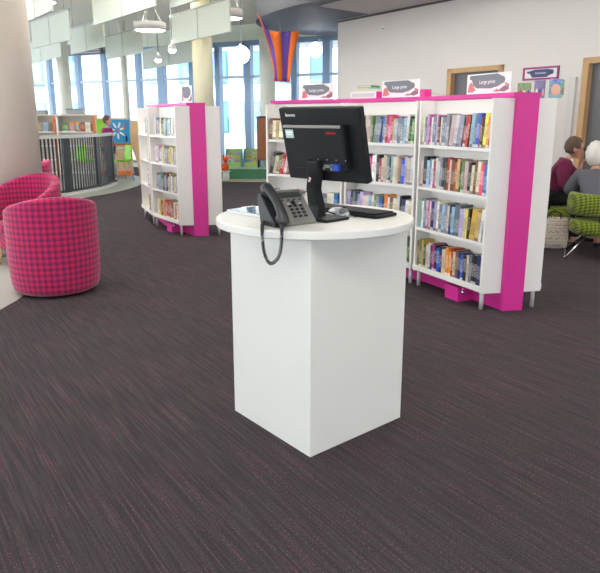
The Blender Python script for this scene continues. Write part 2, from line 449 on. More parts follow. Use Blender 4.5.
for (a, b, lab, _) in baf:
    A, B = raypt(*a, 2.65), raypt(*b, 2.65)
    L = (B-A).to_2d().length; ang = math.atan2(B.y-A.y, B.x-A.x)
    t = thing('ceiling_baffle', lab, 'baffle', (A.x, A.y, 2.65), ang, 'felt baffles hanging from the ceiling')
    n = 2
    for k in range(n):
        obj('felt_panel', MB().box((L*(k+.5)/n, 0, .225), (L/n-.03, .03, .45), bev=.004), BAFF, t)
    obj('rail', MB().box((L/2, 0, .465), (L, .035, .03)), STEEL, t)
    for k in (.12, .88): obj('wire', MB().cyl((L*k, 0, .48), .004, CZ-2.65-.48, 6), STEEL, t)
def disc(x, y, z, r, label):
    t = thing('pendant_light', label, 'ceiling light', (x, y, z), 0, 'round pendant lights')
    obj('lamp_shade', MB().lathe([(r*.93, .012), (r, 0), (r, .135), (r*.97, .135), (r*.96, .10), (0, .10)], seg=40), mat('pendant_white', (226, 222, 228), .5), t)
    obj('diffuser', MB().lathe([(0, -.004), (r*.8, -.004), (r*.93, .01), (0, .012)], seg=40), LIGHTM, t)
    obj('added_uplight_disc', MB().lathe([(0, .102), (r*.9, .102), (r*.9, .106), (0, .106)], seg=32), UPM, t)  # added glowing disc, throws extra light up at the ceiling
    for k in range(3):
        a = k*2*PI/3+.4
        obj('wire', MB().tube([(r*.8*math.cos(a), r*.8*math.sin(a), .11), (0, 0, min(.55, CZ-z-.06))], .0015, 6), WIRE, t)
    obj('ceiling_rose', MB().cyl((0, 0, min(.55, CZ-z-.06)), .05, CZ-z-min(.55, CZ-z-.06)), mat('pendant_white', (0, 0, 0)), t)
P = raypt(38, 0, 2.9); disc(P.x, P.y, 2.9, .24, 'round white pendant light at the top edge beside the thick column')
P = raypt(150, 28, 2.9); disc(P.x, P.y, 2.9, .285, 'round white pendant light left of the cream column')
P = raypt(230, 16, 2.9); disc(P.x, P.y, 2.9, .20, 'round white pendant light just left of the grey bulkhead')
def globe(x, y, z, r, top, label):
    t = thing('globe_light', label, 'ceiling light', (x, y, z), 0, 'white globe lights')
    obj('globe', MB().ball((0, 0, 0), (2*r, 2*r, 2*r), 24), GLOBEM, t)
    obj('cap', MB().cyl((0, 0, r-.01), .04, .05), CHROME, t)
    obj('cord', MB().cyl((0, 0, r+.04), .005, top-z-r-.04, 6), STEEL, t)
globe(-1.05, 12.6, 2.50, .15, CZ, 'glowing globe light left of the orange and purple streamer')
globe(.31, 14.3, 2.74, .14, 3.13, 'glowing globe light hanging right of the orange and purple streamer')
for (px, py, lab) in ((172, 47, 'small white ceiling spotlight, upper of two left of the cream column'), (158, 57, 'small white ceiling spotlight, lower of two left of the cream column')):
    P = raypt(px, py, 2.55)
    t = thing('spotlight', lab, 'spotlight', tuple(P), R(25), 'white spotlights')
    obj('lamp_body', MB().lathe([(.03, .1), (.06, .06), (.075, 0), (0, .0)], seg=20), mat('pendant_white', (0, 0, 0)), t)
    obj('lamp_glass', MB().ball((0, 0, -.01), (.13, .13, .1), 16), GLOBEM, t)
    obj('stem', MB().cyl((0, 0, .09), .012, CZ-P.z-.09, 8), STEEL, t)
# fill light panels added overhead, out of view, to brighten the room
for i, (x, y, lab) in enumerate(((-3.4, 1.0, 'left rear'), (.2, .4, 'centre rear'), (3.6, 1.0, 'right rear'), (-2.6, 4.6, 'left front'), (1.2, 4.9, 'centre front'), (4.2, 4.4, 'right front'), (-6.5, 8.5, 'far left'), (.3, 8.3, 'far centre'), (-4.6, 7.6, 'middle left'), (-2.2, 8.4, 'middle'))):
    t = thing('added_fill_panel', 'square fill light added unseen overhead, %s of the room' % lab, 'ceiling light', (x, y, CZ-.06))
    obj('frame', MB().box((0, -.62, .03), (1.3, .04, .06)).box((0, .62, .03), (1.3, .04, .06)).box((-.63, 0, .03), (.04, 1.2, .06)).box((.63, 0, .03), (.04, 1.2, .06)), STEEL, t)
    obj('diffuser', MB().box((0, 0, .03), (1.21, 1.19, .03)), LIGHTM, t)
# dark louvre above the left windows
P = win(from_px(98)); t = thing('wall_vent', 'dark grey louvre above the windows beyond the baffles', 'vent', (P.x-.1, P.y-.22, 3.18), WA+PI)
obj('louvre_frame', MB().box((0, 0, .15), (1.5, .1, .3)), mat('louvre_grey', (104, 106, 116), .6), t)
for k in range(4): obj('slat', MB().box((0, .07 if False else -.06, .05+k*.065), (1.44, .03, .02)), STEEL, t)

# ------------------------------------------------------------------ bookcases
DEP = .155; TOT = .47; TOPZ = 1.536; SH = (1.19, .85, .51, .178)
def offset(P, d, n0=None):
    """offset the front polyline P by d towards its inner side"""
    out = []
    n = len(P)
    for i in range(n):
        v = []
        if i > 0: v.append((P[i]-P[i-1]).normalized())
        if i < n-1: v.append((P[i+1]-P[i]).normalized())
        nn = [Vector((a.y, -a.x)) for a in v]
        m = sum(nn, Vector((0, 0))).normalized()
        if i == 0 and n0: m = n0
        out.append(P[i]+m*d/m.dot(nn[0]))
    return out
def bookcase(name, label, P, gap, ext, plinth_at, endang):
    """P: front polyline, near end first; the near end is cut along direction endang"""
    P = [Vector(p) for p in P]
    n0 = Vector((math.cos(endang), math.sin(endang)))
    org = P[0].lerp(P[-1], .5)
    t = thing(name, label, 'bookcase', (org.x, org.y, 0))
    P = [p-org for p in P]
    e = Vector((n0.y, -n0.x)); e2 = (P[-1]-P[-2]).normalized()
    def strip(d0, d1, z0, z1, x):
        a = offset(P, d0, n0); b = offset(P, d1, n0)
        for q in (a, b): q.insert(0, q[0]+e*x); q[-1] = q[-1]+e2*.04
        return MB().prism([tuple(v) for v in a]+[tuple(v) for v in b[::-1]], z0, z1)
    obj('spine', strip(DEP, TOT-DEP, 0, 1.543, ext), PINK, t)
    obj('top_cap', strip(DEP-.03, TOT-DEP+.004, 1.543, 1.573, ext), PINK, t)
    bays = []
    for side in (0, 1):
        Q = P if side == 0 else offset(P, TOT, n0)
        for i in range(len(P)-1):
            A, B = Q[i], Q[i+1]
            d = (B-A).normalized()
            if i > 0: A = A+d*gap
            L = (B-A).length
            pn = Vector((d.y, -d.x)); sh = 0
            if i == 0: sh = -n0.dot(d)/n0.dot(pn)*DEP       # slant of the near end
            # local frame: y points inward; near end is at x = L (front side) or x = 0 (rear side)
            if side == 0: ang = math.atan2(-d.y, -d.x); o = B; sl, sr = 0, sh
            else: ang = math.atan2(d.y, d.x); o = A; sl, sr = sh, 0
            mt = Matrix.Translation((o.x, o.y, 0)) @ Matrix.Rotation(ang, 4, 'Z')
            th = .02; D_ = DEP-.001
            obj('side_panel', MB().prism([(0, 0), (th, 0), (th+sl, D_), (sl, D_)], .13, TOPZ).xf(mt), WHITE2, t)
            obj('side_panel', MB().prism([(L-th, 0), (L, 0), (L+sr, D_), (L-th+sr, D_)], .13, TOPZ).xf(mt), WHITE2, t)
            obj('back_panel', MB().prism([(th+sl*.92, D_-.012), (L-th+sr*.92, D_-.012), (L-th+sr*.995, D_-.0005), (th+sl*.995, D_-.0005)], .13, TOPZ-.001).xf(mt), WHITE2, t)
            zs = list(SH)+([TOPZ] if side == 1 else [])
            for k, z in enumerate(zs):
                y1 = D_-.013; q = y1/DEP
                obj('shelf' if z < TOPZ else 'top_board', MB().prism([(th+.001, .002), (L-th-.001, .002), (L-th-.001+sr*q, y1), (th+.001+sl*q, y1)], z-.025, z).xf(mt), WHITE2, t)
            obj('shelf_lip', MB().box((L/2, -.007, .165), (L-.01, .012, .045), bev=.003).xf(mt), WHITE2, t)
            obj('base_rail', MB().box((L/2, .03, .142), (L-2*th, .03, .025)).xf(mt), STEEL, t)
            for x in (.04, L-.03):
                obj('leg', MB().cyl((x, .035, 0), .016, .135, 16).xf(mt), LEGM, t)
            if side == 0:
                bays.append((Vector((o.x+org.x, o.y+org.y)), ang, L))
            if side == 0 and i == plinth_at:
                obj('plinth_box', MB().box((L*.60, DEP*.5+.005, .055), (.17, DEP, .11), bev=.002).xf(mt), PINK, t)
                obj('castor', MB().ball((L*.60+.125, .02, .085), (.03, .03, .03), 12).cyl((L*.60+.125, .02, .09), .006, .03, 8).xf(mt), CHROME, t)
    return t, bays
LEGM = mat('grey_painted_leg', (196, 196, 200), .4, .2, var=.02)
RP = [(1.345, 4.80), (.975, 5.61), (.416, 6.33), (-.345, 6.92)]
main_case, rb = bookcase('curved_bookcase', 'long curved double-sided white bookcase with magenta end slab, standing behind the kiosk', RP, .03, .04, 0, R(11))
LP = [(-1.465, 8.06), (-1.95, 8.83), (-2.30, 9.73)]
far_case, fb = bookcase('curved_bookcase', 'smaller white bookcase with magenta end slab, left of the kiosk before the cream column', LP, .14, .02, 0, R(6))

# ---- books
NUM = ['first', 'second', 'third', 'fourth', 'fifth', 'sixth', 'seventh', 'eighth', 'ninth', 'tenth', 'eleventh', 'twelfth', 'thirteenth', 'fourteenth', 'fifteenth',
       'sixteenth', 'seventeenth', 'eighteenth', 'nineteenth', 'twentieth', 'twenty-first', 'twenty-second', 'twenty-third', 'twenty-fourth', 'twenty-fifth', 'twenty-sixth', 'twenty-seventh', 'twenty-eighth', 'twenty-ninth', 'thirtieth', 'thirty-first', 'thirty-second']
def make_book(w, d, h, col, full=True):
    c = .0022
    cov = MB()
    cov.box((-w+c/2, d/2, h/2), (c, d, h)).box((-c/2, d/2, h/2), (c, d, h))
    # gently rounded spine
    n = 5; pts = [(-w+w*k/n, -.0025*math.sin(PI*k/n)) for k in range(n+1)]
    cov.prism(pts+[(0, c), (-w, c)], 0, h)
    pg = MB().box((-w/2, d/2-.001, h/2), (w-2*c, d-.008, h-.008))
    if full:
        o = obj('book', cov, BK[col]); obj('page_block', pg, PAGES, o)
    else:
        me = bpy.data.meshes.new('t'); pg.bm.to_mesh(me); pg.bm.free()
        k = len(cov.bm.faces); cov.bm.from_mesh(me)
        cov.bm.faces.ensure_lookup_table()
        for f in cov.bm.faces[k:]: f.material_index = 1
        o = obj('book', cov, [BK[col], PAGES])
    return o
ROWN = ['top', 'second', 'third', 'bottom']
nbooks = 0
def fill(bay, row, spec, where, group, x0=.03, x1=None, full=True, wscale=1.0, hr=(.185, .232), seed=0, fit=True):
    """spec: list of (colour, width or None, lean degrees or None)"""
    global nbooks
    rnd = random.Random(seed*31+row)
    o, ang, L = bay; z = SH[row]+.0006
    x1 = x1 or L-.024
    items = []
    for q in spec:
        q = (q,) if isinstance(q, str) else q
        items.append([q[0], (q[1] if len(q) > 1 and q[1] else rnd.choice((.020, .026, .030, .034, .038)))*wscale, R(q[2]) if len(q) > 2 and q[2] is not None else None,
                      q[3] if len(q) > 3 else rnd.uniform(*hr), rnd.uniform(.110, .120), .008+rnd.uniform(0, .006)])
    def layout(k):
        """positions with every thickness scaled by k, so that the row fills its shelf"""
        out = []; x = x0; lean = 0; ph = .2
        for it in items:
            new = lean if it[2] is None else it[2]; w = it[1]*k
            if new < lean-1e-6: x += ph*(math.sin(lean)-math.sin(new))+.001
            if new > lean+1e-6: x += .002
            lean = new; ph = max(it[3], .25) if lean else it[3]
            x += w/math.cos(lean)+.0012
            out.append((x, w, lean))
        return out, x+(.25 if lean else 0)*math.sin(lean)
    k = 1.0
    if fit:
        lo, hi = .6, 1.35
        for _ in range(30):
            k = (lo+hi)/2
            if layout(k)[1] > x1: hi = k
            else: lo = k
        k = lo
    for i, (it, (x, w, lean)) in enumerate(zip(items, layout(k)[0])):
        if x+.25*math.sin(lean) > x1+.0005: break
        b = make_book(w, it[4], it[3], it[0], full)
        fy = it[5]
        px = o.x+x*math.cos(ang)-fy*math.sin(ang); py = o.y+x*math.sin(ang)+fy*math.cos(ang)
        b.location = (px, py, z); b.rotation_euler = (0, lean, ang)
        size = 'thick ' if w > .036 else ('slim ' if w < .02 else '')
        tag(b, '%s%s book, %s from left on %s' % (size, CNAME.get(it[0], it[0]), NUM[i], where % ROWN[row]), 'book', group % ROWN[row])
        nbooks += 1
W = 'white'; K = 'black'
bay1 = [
 [('cream',.022,3), 'grey', ('lilac',.024), ('pink',.016), ('magenta',.014), (W,.022), 'slate', ('lilac',.024), ('red',.018), (K,.014), ('cream',.016), ('slate',.045), ('grey',.036), ('blush',.05,9), (W,.04), ('lilac',.022), ('grey',.022), (K,.016), ('red',.03), ('red',.024), ('sky',.04,6), ('slate',.024), ('blue',.034), ('red',.012), (K,.02), ('yellow',.032), ('orange',.026)],
 [('blush',.024,2), (K,.036), ('sky',.03), ('slate',.02), (W,.022), ('magenta',.02), ('cream',.024), (W,.028), ('slate',.022), (K,.026), ('darkgreen',.018), ('red',.026), ('cream',.018), ('brown',.034), ('red',.022), ('tan',.028), (K,.016), ('green',.026), ('blush',.034), (K,.022,4), ('cream',.026), ('brown',.026), ('cream',.03), ('pink',.028), ('blue',.03)],
 [('teal',.026,2), (W,.02), ('grey',.022), ('lilac',.024), ('orange',.02), (W,.016), ('navy',.03), ('lilac',.03), ('cream',.022), ('slate',.03), ('sky',.03), ('grey',.03), ('cream',.018), ('navy',.022), ('sky',.03), ('slate',.05), ('lilac',.034), ('cream',.022), ('yellow',.018), (K,.02), ('yellow',.05,8), ('tan',.03), (W,.026)],
 [('brown',.026,0), ('green',.03), ('yellow',.02), ('darkgreen',.022), ('cream',.036), (W,.02), ('navy',.022), ('magenta',.024), (K,.024), ('blue',.026), ('navy',.03), ('cream',.04), ('orange',.034), ('orange',.024), ('red',.022), ('cream',.026), ('brown',.024), ('navy',.03), ('blue',.022), (K,.03), ('cream',.022), ('slate',.03), (K,.045), ('navy',.05)]]
bay2 = [
 ['cream', ('teal',.03), 'grey', 'red', W, 'slate', K, 'cream', ('blush',.03), 'green', ('slate',.045,10), ('slate',.03), ('blue',.02,5), ('grey',.02), ('red',.028), ('pink',.03), ('red',.02), ('cream',.02), ('grey',.034), ('slate',.03), ('grey',.024), ('sky',.03), (W,.03), ('darkgreen',.022), ('green',.03)],
 ['slate', 'cream', 'navy', W, 'tan', 'grey', K, ('pink',.034,2), ('pink',.03), (W,.022), (W,.02), (K,.026), ('red',.022), ('cream',.022), ('cream',.028), ('grey',.022), (K,.018), ('sky',.022), ('cream',.032), ('cream',.02), ('tan',.024), ('blue',.03), ('lilac',.026), ('cream',.03), (W,.024)],
 [('lilac',.026,4), (K,.022), ('slate',.024), ('navy',.024), ('grey',.02), ('lilac',.034), ('blush',.03), (W,.026), ('sky',.028), ('cream',.022), ('green',.02), ('grey',.026), ('blue',.028), ('navy',.018), ('orange',.03), (W,.02), ('brown',.028), ('cream',.034), (W,.026), (K,.018), ('navy',.03), (W,.03), ('cream',.024)],
 ['brown', 'darkgreen', K, 'navy', 'cream', 'brown', 'green', 'darkgreen']]
bay3 = [
 [('brown',.03,3), ('cream',.032), ('tan',.03), ('cream',.036), ('slate',.026), (W,.03), ('red',.03), 'grey', 'cream', 'navy', 'sky', 'lilac', W],
 [(K,.028,16,.22), ('cream',.03), ('green',.026), ('red',.034), ('blush',.03), ('cream',.028,4), 'teal', 'navy', 'orange', W, 'slate', 'lilac'],
 [('blue',.024,2), ('cream',.026), ('yellow',.03), ('navy',.026), ('cream',.034), ('blush',.03), ('lilac',.03), ('cream',.05), ('pink',.03), 'slate', ('cream',.026), (W,.026), ('grey',.024), ('green',.026), (W,.03), ('sky',.024), (K,.03), ('slate',.03), ('cream',.03), (W,.03), ('blue',.03)],
 []]
for r in range(4):
    fill(rb[0], r, bay1[r], '%s shelf, nearest bay of long bookcase', 'books on the %s shelf of the nearest bay', full=True, seed=1, hr=(.212, .248) if r < 3 else (.19, .235))
    fill(rb[1], r, bay2[r], '%s shelf, middle bay of long bookcase', 'books on the %s shelf of the middle bay', x0=.03 if r < 3 else .56, full=True, seed=2, hr=(.2, .24))
    if bay3[r]: fill(rb[2], r, bay3[r], '%s shelf, farthest bay of long bookcase', 'books on the %s shelf of the farthest bay', full=False, seed=3, hr=(.17, .21) if r < 2 else (.15, .19))
pal = ['grey', 'cream', W, 'slate', 'yellow', K, 'navy', 'sky', 'red', W, 'grey', 'tan', 'blush', 'teal', 'brown', 'cream', 'green']
for r in range(4):
    rnd = random.Random(40+r)
    sp = [(rnd.choice(pal), rnd.choice((.024, .032, .04, .046)), 2 if i else 2) for i in range(20)]
    if r == 3: sp = [(c if rnd.random() > .4 else rnd.choice(('orange', 'tan', 'red')), w, l) for c, w, l in sp]
    fill(fb[0], r, sp, '%s shelf, near bay of smaller bookcase', 'books on the %s shelf of the smaller bookcase near bay', x0=.16, full=False, seed=5, hr=(.18, .225))
    sp = [(rnd.choice(pal), rnd.choice((.03, .04)), 0) for i in range(3)]
    fill(fb[1], r, sp, '%s shelf, far bay of smaller bookcase', 'books on the %s shelf of the smaller bookcase far bay', x0=.58, full=False, seed=6)
print('BOOKS', nbooks)

# ---- on top of the long bookcase
def capcenter(bay, s, inset=.235):
    o, ang, L = bay
    x = s*L
    return (o.x+x*math.cos(ang)-inset*math.sin(ang), o.y+x*math.sin(ang)+inset*math.cos(ang)), ang
def sign_holder(xy, ang, w, h, txt, label, var=0):
    t = thing('sign_holder', label, 'sign', (xy[0], xy[1], 1.5732), ang, 'acrylic sign holders on the bookcase')
    obj('acrylic_stand', MB().box((0, .0045, h/2+.002), (w, .002, h), bev=.0008).box((0, .02, .0015), (w, .07, .003)), ACRY, t)
    card = obj('sign_card', MB().box((0, 0, h/2+.003), (w-.006, .002, h-.004)), PAPER, t)
    card['label'] = 'white printed card'
    def blob(pts, m, nm, y): obj(nm, MB().prism([(x*w, z*h-h/2) for x, z in pts], 0, .0006).xf(Matrix.Translation((0, y, h/2+.002)) @ STAND), m, card)
    rr = []
    for cx, cz, a0 in ((.30, .62, -90), (.30, .66, 0), (-.28, .80, 90), (-.28, .62, 180)):
        for k in range(5):
            a = R(a0+k*22.5); rr.append((cx+.07*math.cos(a), cz+.16*math.sin(a)))
    blob(rr[:10]+[(.2, .95), (-.42, .93), (-.44, .78), (-.38, .70), (-.34, .45), (-.26, .30), (.05, .26), (.22, .34)], GREY, 'print_shape', -.0011)
    blob([(-.47, .12), (-.44, .5), (-.39, .62), (-.34, .45), (-.28, .2), (-.36, .1)], mat('coral_print', (206, 130, 130), .6), 'print_shape', -.0011)
    blob([(.22, .12), (.34, .34), (.46, .46), (.46, .18), (.36, .08)], mat('mauve_print', (140, 112, 124), .6), 'print_shape', -.0011)
    blob([(.12, .10), (.20, .24), (.27, .16), (.23, .08)], mat('coral_print', (0, 0, 0), .6), 'print_shape', -.0011)
    blob([(.36, .5), (.40, .30), (.44, .34), (.42, .5)], mat('coral_print', (0, 0, 0), .6), 'print_shape', -.0018)
    if not txt: return t
    tm = text_mesh(txt, h*.27, .0003); tm.xf(Matrix.Translation((-w*.02, -.0026, h*.60)) @ STAND)
    obj('lettering', tm, LETTER, card)
    return t
c, a = capcenter(rb[0], .60); sign_holder(c, a, .50, .15, 'Large print', 'clear sign holder with a grey Large print card, nearest the magenta end slab')
c, a = capcenter(rb[1], .52); sign_holder(c, a, .46, .15, 'Large print', 'clear sign holder with a grey Large print card, middle of three on the bookcase')
c, a = capcenter(rb[2], .50); sign_holder(c, a, .40, .15, 'Large print', 'clear sign holder with a Large print card, above the computer monitor')
# white display frames and green books between the signs
c, a = capcenter(rb[1], .06)
t = thing('display_block', 'low white display block with pink ends under the stacked green books', 'display stand', (*c, 1.5732), a+R(5))
obj('block', MB().box((0, 0, .03), (.32, .15, .06), bev=.003), WHITE2, t)
obj('end_strip', MB().box((.165, 0, .03), (.008, .15, .06)), PINK, t); obj('recess', MB().box((0, -.076, .03), (.27, .002, .035)), mat('pale_grey_card', (206, 206, 210), .7), t)
for k, (w, d, h, col, rz) in enumerate(((.21, .14, .020, 'green', .05), (.19, .13, .016, 'teal', -.1), (.17, .125, .018, 'green', .12))):
    zz = 1.6334+sum((.020, .016, .018)[:k])+.0008*k
    b = obj('book', MB().box((0, 0, h/2), (w, d, h), bev=.002), [BK[col]], None, (c[0], c[1], zz), a+rz)
    obj('page_block', MB().box((0, -.0015, h/2), (w-.01, d, h-.006)), PAGES, b)
    tag(b, '%s book lying flat, %s of the stack between the first two sign holders' % (('green', 'pale teal', 'light green')[k], ('bottom', 'middle', 'top')[k]), 'book', 'books stacked flat on the bookcase top')
c, a = capcenter(rb[1], .86)
t = thing('display_block', 'small magenta block beside the middle sign holder', 'display stand', (*c, 1.5732), a)
obj('block', MB().box((-.02, .02, .03), (.05, .09, .06), bev=.002), PINK, t)
obj('cap', MB().box((-.02, .02, .0615), (.052, .092, .003)), PINK, t)
# picture books standing on the far half of the top by the end slab
eb, ea, eL = rb[0]
for k, (s_, ins, w, h, col, rx, lab) in enumerate(((.84, .35, .10, .085, 'green', 0, 'green and red picture book standing at the far back of the magenta slab'),
        (.955, .33, .08, .10, 'lilac', 0, 'white and lilac picture book, second of the four on the magenta slab'),
        (1.06, .335, .10, .10, 'green', 0, 'bright green picture book standing on the magenta slab end'),)):
    h += .03; c = (1.665+.083*k+.01*(k > 1), 5.16-.09*k)
    b = obj('picture_book', MB().box((0, 0, h/2), (w, .012, h), bev=.002), [BK[col]], None, (*c, TOPZ+.0005), R(2))
    obj('page_block', MB().box((0, 0, h/2+.001), (w-.008, .008, h)), PAGES, b)
    rnd = random.Random(k)
    for q in range(3): obj('cover_picture', MB().ball((-w*.3+q*w*.3, -.007, h*.35), (w*.22, .004, h*.4), 10), [mat('art%d' % ((q+k) % 4), ((220, 60, 60), (245, 240, 235), (60, 90, 170), (240, 180, 160))[(q+k) % 4], .5)], b)
    tag(b, lab, 'book', 'picture books standing on the bookcase end')
c, a = capcenter(rb[0], 1.0, .42)
b = obj('picture_book', MB().box((0, 0, .065), (.09, .014, .13), bev=.002), [BK['sky']], None, (1.80, 4.90, TOPZ+.0005), R(4))
obj('page_block', MB().box((0, 0, .066), (.082, .009, .13)), PAGES, b)
obj('cover_picture', MB().ball((.0, -.008, .055), (.07, .004, .08), 12), mat('art3', (240, 200, 186), .5), b); obj('title_band', MB().box((0, -.008, .115), (.088, .002, .022)), BK['blue'], b)
tag(b, 'blue picture book with a pink figure on its cover, rightmost on the bookcase end', 'book', 'picture books standing on the bookcase end')
# ledge carrying it
# small sign on the smaller bookcase
c, a = capcenter(fb[0], .80)
t = sign_holder(c, a+R(10), .24, .2, '', 'small upright sign card on top of the smaller bookcase')

# ------------------------------------------------------------------ kiosk
K0 = Vector((.043, 2.572)); KL = Vector((-.321, 3.043)); KR = Vector((.483, 2.964)); KB = KL+KR-K0
kc = (K0+KB)/2
t = thing('kiosk', 'white self-service kiosk with a square body and round top, in the middle of the carpet', 'kiosk', (kc.x, kc.y, 0))
cor = [K0-kc, KR-kc, KB-kc, KL-kc]
def panel(a, b, z0, z1, th=.018):
    d = (b-a).normalized(); n = Vector((-d.y, d.x))
    return MB().prism([tuple(a), tuple(b), tuple(b+n*th-d*th*0), tuple(a+n*th)], z0, z1)
for i in range(4):
    a, b = cor[i], cor[(i+1) % 4]
    d = (b-a).normalized()
    if i % 2 == 0: p = panel(a+d*.0183, b-d*.0183, .0005, .9395)
    else: p = panel(a, b, .0005, .9395)
    o = obj('side_panel', p, WHITE, t)
    md = o.modifiers.new('Bevel', 'BEVEL'); md.width = .0012; md.segments = 2
obj('plinth', MB().prism([tuple(v*.93) for v in cor], 0, .02), BLACK, t)
TZ = .975
tc_ = Vector((.066, 2.98))-kc
obj('round_top', MB().lathe([(0, .94), (.434, .94), (.44, .944), (.44, .970), (.436, TZ), (0, TZ)], (tc_.x, tc_.y, 0), 96, smooth=False), WHITE, t)
obj('edge_mark', MB().box((.02, -.405, .9385), (.03, .004, .002)), GREY, t)

# ---- monitor
BLc = Vector((-.042, 2.99, 1.144)); BRc = Vector((.274, 2.68, 1.144))
mc = (BLc+BRc)/2; ya = math.atan2(BRc.y-BLc.y, BRc.x-BLc.x); mw = (BRc-BLc).length; mh = .305
tilt = R(13)
bx, by = .075, 2.86
t = thing('computer_monitor', 'black flat computer monitor seen from behind, standing on the round kiosk top', 'monitor', (bx, by, TZ), ya)
inv = Matrix.Rotation(-ya, 4, 'Z') @ Matrix.Translation((-bx, -by, -TZ))
cl = inv @ mc
# monitor frame: local x along width, local z up the screen, -y is the back side (towards the viewer)
ms = Matrix.Translation(cl) @ Matrix.Rotation(tilt, 4, 'X')
hw = mw/2
def mon(nm, mb, m, par=t, lab=None):
    o = obj(nm, mb.xf(ms), m, par)
    if lab: o['label'] = lab
    return o
shell = mon('casing', MB().box((0, .012, mh/2), (mw, .034, mh), bev=.006), BLACK)
mon('rear_housing', MB().box((-.018, -.020, mh*.49), (mw*.76, .035, mh*.60), bev=.008), BLACK2)
mon('screen', MB().box((0, .030, mh/2), (mw-.03, .002, mh-.035)), mat('dark_screen', (20, 22, 28), .15), lab='dark glossy screen')
mon('vent_strip', MB().box((-.016, -.0375, mh*.775), (mw*.72, .006, .0115), bev=.002), mat('pale_vent', (150, 146, 144), .6), lab='pale grey vent strip')
mon('port_recess', MB().box((.06, -.034, mh*.235), (.16, .012, .036)), mat('deep_black', (14, 14, 16), .6))
o = mon('cable_plug', MB().box((.105, -.046, mh*.245), (.034, .024, .026), bev=.003).box((.142, -.046, mh*.245), (.0, .0, .0)), mat('blue_plug', (38, 68, 168), .5), lab='blue video cable plug')
mon('port', MB().box((.05, -.041, mh*.25), (.03, .006, .012)).box((.075, -.041, mh*.215), (.018, .006, .012)).box((.078, -.041, mh*.265), (.014, .006, .009)).box((.03, -.041, mh*.215), (.014, .006, .01)), STEEL, lab='silver sockets')
for k in range(4): mon('screw', MB().ball((-.0+k*.05, -.038, mh*.335), (.006, .004, .006), 8), STEEL)
st = mon('sticker', MB().box((-.142, -.0384, mh*.675), (.046, .0012, .035)), mat('pale_green_sticker', (188, 214, 208), .5), lab='pale green asset sticker')
mon('sticker_print', MB().box((-.142, -.0394, mh*.695), (.038, .0006, .008)).box((-.142, -.0394, mh*.665), (.034, .0006, .004)), LETTER, st)
tm = text_mesh('lenovo', .021, .0004); mon('lettering', tm.xf(Matrix.Translation((-.155, -.0058, mh*.905)) @ STAND), LETTER, lab='white maker lettering')
tm = text_mesh('lenovo', .019, .0004); mon('lettering', tm.xf(Matrix.Translation((.09, -.0385, mh*.695)) @ STAND), mat('red_lettering', (214, 44, 48), .5), lab='red maker lettering')
# stand: hinge, swan arm, base
mon('hinge', MB().box((-.015, -.050, mh*.25), (.07, .03, .05), bev=.006), BLACK2)
nb = MB()
nb.bm.verts.ensure_lookup_table()
hin = ms @ Vector((-.01, -.045, mh*.25))
sec = [((-.02, .015, .012), (.034, .024)), ((-.02, .015, .06), (.033, .020)), ((-.022, -.0, .13), (.032, .016)), ((hin.x, hin.y, hin.z), (.032, .014))]
rings = []
for (cx, cy, cz), (hx, hy) in sec:
    rings.append([nb.bm.verts.new((cx+sx*hx, cy+sy*hy, cz)) for sx, sy in ((-1, -1), (1, -1), (1, 1), (-1, 1))])
for A, B in zip(rings, rings[1:]):
    for k in range(4): nb.bm.faces.new((A[k], A[(k+1) % 4], B[(k+1) % 4], B[k]))
nb.bm.faces.new(rings[0][::-1]); nb.bm.faces.new(rings[-1])
arm = obj('stand_arm', nb, BLACK, t); md = arm.modifiers.new('Bevel', 'BEVEL'); md.width = .004; md.segments = 2
obj('stand_base', MB().box((.0, .02, .007), (.20, .15, .013), bev=.004), BLACK2, t)
cable = obj('cable', MB().tube(smooth_poly([tuple(ms @ Vector((-.06, -.035, mh*.12))), (-.06, .0, .12), (-.05, .05, .06), (-.02, .10, .02), (.05, .13, .008)]), .003), BLACK, t)
obj('cable_tag', MB().ball(tuple(ms @ Vector((-.055, -.046, mh*.07))), (.014, .006, .02), 10).ball(tuple(ms @ Vector((-.062, -.046, mh*.03))), (.012, .006, .012), 10), mat('pale_pink_tag', (240, 190, 190), .6), t)['label'] = 'small pale pink tag'

# ---- keyboard and mouse
kba = Vector((.462, 2.985)); kbb = Vector((.16, 3.22))
kang = math.atan2(kba.y-kbb.y, kba.x-kbb.x)
kang = R(-45); kcn = Vector((.232, 3.064))
t = thing('keyboard', 'black computer keyboard lying behind the monitor on the kiosk top', 'keyboard', (kcn.x, kcn.y, TZ), kang)
obj('base', MB().box((0, 0, .009), (.42, .15, .014), rx=R(-0), bev=.004).box((0, .055, .008), (.40, .02, .016), bev=.003), BLACK, t)
km = MB()
for r_ in range(6):
    for c_ in range(20):
        if r_ == 0 and 4 < c_ < 9: continue
        km.box((-.195+c_*.0205, -.058+r_*.021, .020), (.0175, .0175, .008), bev=.0018)
    if r_ == 0: km.box((-.195+6.5*.0205, -.058, .020), (.076, .0175, .008), bev=.0018)
k = obj('keys', km, BLACK2, t)
obj('indicator_light', MB().box((.17, .069, .0165), (.02, .004, .002)), LIME, t)
t = thing('computer_mouse', 'silver and black computer mouse beside the foot of the monitor', 'mouse', (.172, 2.966, TZ), kang+R(90))
def dome(c, d, seg=20):
    mb = MB().ball(c, d, seg)
    for v in mb.bm.verts:
        if v.co.z < c[2]: v.co.z = c[2]+(v.co.z-c[2])*.12
    return mb
obj('body', dome((0, 0, .006), (.068, .122, .070)), mat('silver_mouse', (196, 198, 204), .3, .3), t)
obj('button', dome((0, -.028, .016), (.054, .052, .050)), mat('mid_grey_mouse', (112, 114, 120), .4), t)
obj('scroll_wheel', MB().ball((0, -.032, .040), (.007, .02, .014), 12), BLACK, t)
obj('cable', MB().tube(smooth_poly([(0, -.052, .012), (.01, -.075, .01), (.02, -.085, .004)]), .002), BLACK, t)

